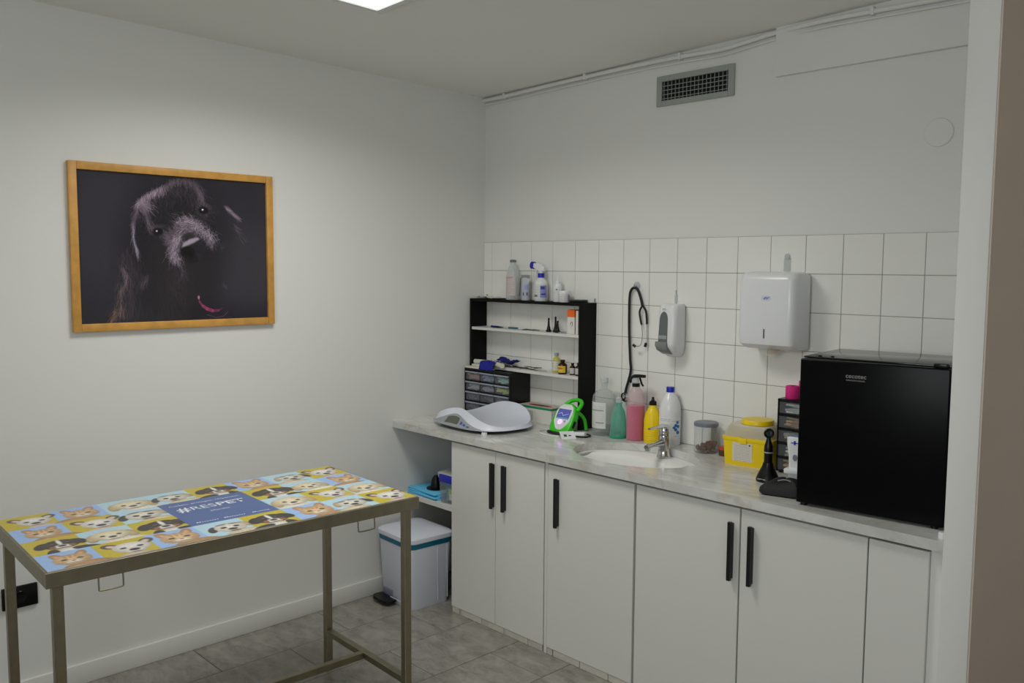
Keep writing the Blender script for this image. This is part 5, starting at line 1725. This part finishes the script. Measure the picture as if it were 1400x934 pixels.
def ginger(s):
    O1, O2, O3 = (0.88, 0.74, 0.55), (0.76, 0.56, 0.36), (0.94, 0.89, 0.80)
    s.e(14, 44, 38, 26, 0, O2)
    s.e(-2, 50, 20, 16, 0, O3)
    for q in (-1, 1):
        s.e(q * 17, -22, 8, 15, q * 20, O2)
        s.e(q * 16, -18, 4, 9, q * 20, (0.90, 0.70, 0.62))
    s.e(0, 0, 27, 25, 0, O1)
    s.fur(0, 0, 25, 22, O2, 90, 6)
    for a in (-8, 0, 8):
        s.e(a, -17, 2, 8, a, O2, 0.8)
    s.e(0, 12, 12, 9, 0, O3)
    for q in (-1, 1):
        s.e(q * 11, -2, 4.5, 3.5, q * 10, (0.30, 0.28, 0.12))
        s.e(q * 20, 10, 6, 3, q * 15, O2, 0.6)
    s.e(0, 7, 3, 2.2, 0, (0.70, 0.40, 0.36))
    s.e(0, 16, 7, 1.3, 0, (0.45, 0.28, 0.18), 0.8)
    s.fur(12, 42, 30, 18, O2, 60, 7)


def golden(s):
    G1, G2, G3 = (0.91, 0.85, 0.70), (0.80, 0.69, 0.50), (0.95, 0.92, 0.84)
    s.e(10, 42, 38, 24, 0, G3)
    for q in (-1, 1):
        s.e(q * 27, 2, 10, 20, q * -14, G2)
    s.e(0, -3, 29, 25, 0, G1)
    s.fur(0, -8, 25, 18, G3, 80, 6)
    s.e(0, 11, 15, 12, 0, G3)
    for q in (-1, 1):
        s.e(q * 12, -3, 3.6, 3.2, 0, DK)
    s.e(0, 7, 6, 4.2, 0, DK)
    s.e(0, 18, 8, 2, 0, (0.55, 0.38, 0.32), 0.8)
    s.fur(8, 40, 32, 16, G2, 60, 7, 0.25)


def white(s):
    G1, G2, G3 = (0.93, 0.91, 0.88), (0.68, 0.62, 0.58), (0.88, 0.78, 0.72)
    s.e(6, 44, 30, 20, 0, G3)
    for q in (-1, 1):
        s.e(q * 26, -20, 10, 13, q * 38, (0.34, 0.27, 0.25))
        s.e(q * 24, -18, 6, 9, q * 38, G3)
    s.e(0, -2, 27, 24, 0, G1)
    s.e(0, 13, 16, 13, 0, G1)
    s.fur(0, 0, 24, 20, G2, 40, 4, 0.2)
    for q in (-1, 1):
        s.e(q * 12, -2, 4.5, 3.4, q * 8, DK)
    s.e(0, 11, 7.5, 5.2, 0, DK)
    s.e(0, 22, 8, 2.2, 0, (0.45, 0.30, 0.30), 0.8)


def spotted(s):
    G1, G2 = (0.90, 0.88, 0.83), (0.75, 0.66, 0.52)
    s.e(14, 42, 36, 24, 0, (0.88, 0.82, 0.70))
    s.e(-30, -2, 8, 16, 22, (0.20, 0.19, 0.20))
    s.e(28, -6, 8, 17, -20, G2)
    s.e(0, -2, 27, 25, 0, G1)
    s.fur(0, -4, 24, 18, G2, 70, 6)
    s.e(-9, -22, 10, 3, -8, (0.30, 0.30, 0.30), 0.7)
    s.e(12, -20, 9, 3, 8, (0.30, 0.30, 0.30), 0.7)
    for q in (-1, 1):
        s.e(q * 11, -4, 4.8, 4.2, 0, DK)
    s.e(0, 8, 7.5, 5, 0, DK)
    s.e(0, 19, 9, 3, 0, (0.42, 0.26, 0.22), 0.9)
    s.fur(12, 40, 30, 16, G2, 60, 7, 0.3)


def bernese(s):
    s.e(8, 40, 30, 22, 0, (0.92, 0.90, 0.86))
    s.e(30, 34, 22, 10, 24, (0.16, 0.13, 0.13))
    s.e(-20, 38, 9, 20, 10, (0.16, 0.13, 0.13))
    for q in (-1, 1):
        s.e(q * 26, -6, 11, 17, q * -28, (0.13, 0.10, 0.10))
    s.e(0, -4, 28, 24, 0, (0.17, 0.13, 0.13))
    s.fur(0, -6, 28, 20, (0.30, 0.24, 0.22), 60, 6)
    s.e(0, -14, 4, 16, 0, (0.93, 0.91, 0.88))
    s.e(0, 9, 14, 11, 0, (0.92, 0.90, 0.87))
    for q in (-1, 1):
        s.e(q * 15, 8, 5, 7, q * -20, (0.60, 0.36, 0.20))
        s.e(q * 11, -4, 3.4, 3, 0, (0.03, 0.02, 0.02))
        s.e(q * 11, -11, 3, 2, 0, (0.58, 0.36, 0.20))
    s.e(0, 5, 6, 4.2, 0, (0.04, 0.03, 0.03))
    s.e(0, 15, 8, 2, 0, (0.45, 0.28, 0.26), 0.9)


KIND = {'g': ginger, 'o': golden, 'w': white, 's': spotted, 'b': bernese}
BG = ['YBPPYBPY', 'BYP  YPB', 'YPY  PYP', 'BYBPYBPY']
AN = ['wgosbgsw', 'gws  bog', 'bob  owo', 'gwgsbgsw']
FL = ['01001010', '01011001', '00010101', '01001011']
for r_ in range(4):
    for c_ in range(8):
        if BG[r_][c_] != ' ':
            cv.rect(c_ * CW, r_ * CW, (c_ + 1) * CW, (r_ + 1) * CW, {'Y': YE, 'B': BL, 'P': PA}[BG[r_][c_]])
for r_ in range(4):
    for c_ in range(8):
        if AN[r_][c_] != ' ':
            KIND[AN[r_][c_]](Sub(c_, r_, FL[r_][c_] == '1', 0.03 if (r_ + c_) % 2 else 0.10, 0.05, 1.12 + 0.07 * ((r_ * 3 + c_) % 3)))
cv.rect(3 * CW, 1 * CW, 5 * CW, 3 * CW, (0.27, 0.38, 0.62))
rp = np.random.RandomState(6)
cv.a += rp.normal(0, 0.022, cv.a.shape[:2])[..., None]
for _ in range(2):
    cv.a[1:-1, 1:-1] = (cv.a[1:-1, 1:-1] * 2 + cv.a[:-2, 1:-1] + cv.a[2:, 1:-1] + cv.a[1:-1, :-2] + cv.a[1:-1, 2:]) / 6
cv.a = cv.a * 0.97
mhx, mhy = hx - 0.008, hy - 0.008
MB().box(-mhx, mhx, -mhy, mhy, 0.0, 0.0020).build('mat_sheet', M_PAPER, mt)
print_mesh(cv, lambda u, v: (-mhx + u * 2 * mhx, mhy - v * 2 * mhy, 0 * u + 0.0023), 'pet_print', printmat('mat_print', 0.3), mt)
M_WI = mat('white_ink', (0.88, 0.90, 0.94), 0.4)
bx = 0.0
cellx, celly = 2 * mhx / 8, 2 * mhy / 4
tz = Matrix.Translation((0, 0, 0.0026))
text('Cuidem, protegim, respectem.', 'lettering', M_WI, mt, tz @ Matrix.Translation((0.0, celly * 0.70, 0)), 0.245, 0.020)
text('#', 'lettering', M_WI, mt, tz @ Matrix.Translation((-0.098, celly * 0.27, 0)), 0.040, 0.058, bold=True)
text('RES', 'lettering', M_WI, mt, tz @ Matrix.Translation((-0.030, celly * 0.30, 0)), 0.082, 0.042)
text('PET', 'lettering', M_WI, mt, tz @ Matrix.Translation((0.066, celly * 0.30, 0)), 0.098, 0.042, bold=True)
text('#família', 'lettering', M_WI, mt, tz @ Matrix.Translation((0.0, -celly * 0.12, 0)), 0.066, 0.015)
for a, wd_ in ((-0.085, 0.072), (0.005, 0.072), (0.095, 0.060)):
    b = MB()
    for k in range(9):
        b.box(a - wd_ / 2 + k * wd_ / 9, a - wd_ / 2 + (k + 0.7) * wd_ / 9, -celly * 0.84, -celly * 0.84 + (0.008 if k < 2 else 0.004), 0.0024, 0.0027)
    b.build('small_print', M_WI, mt)
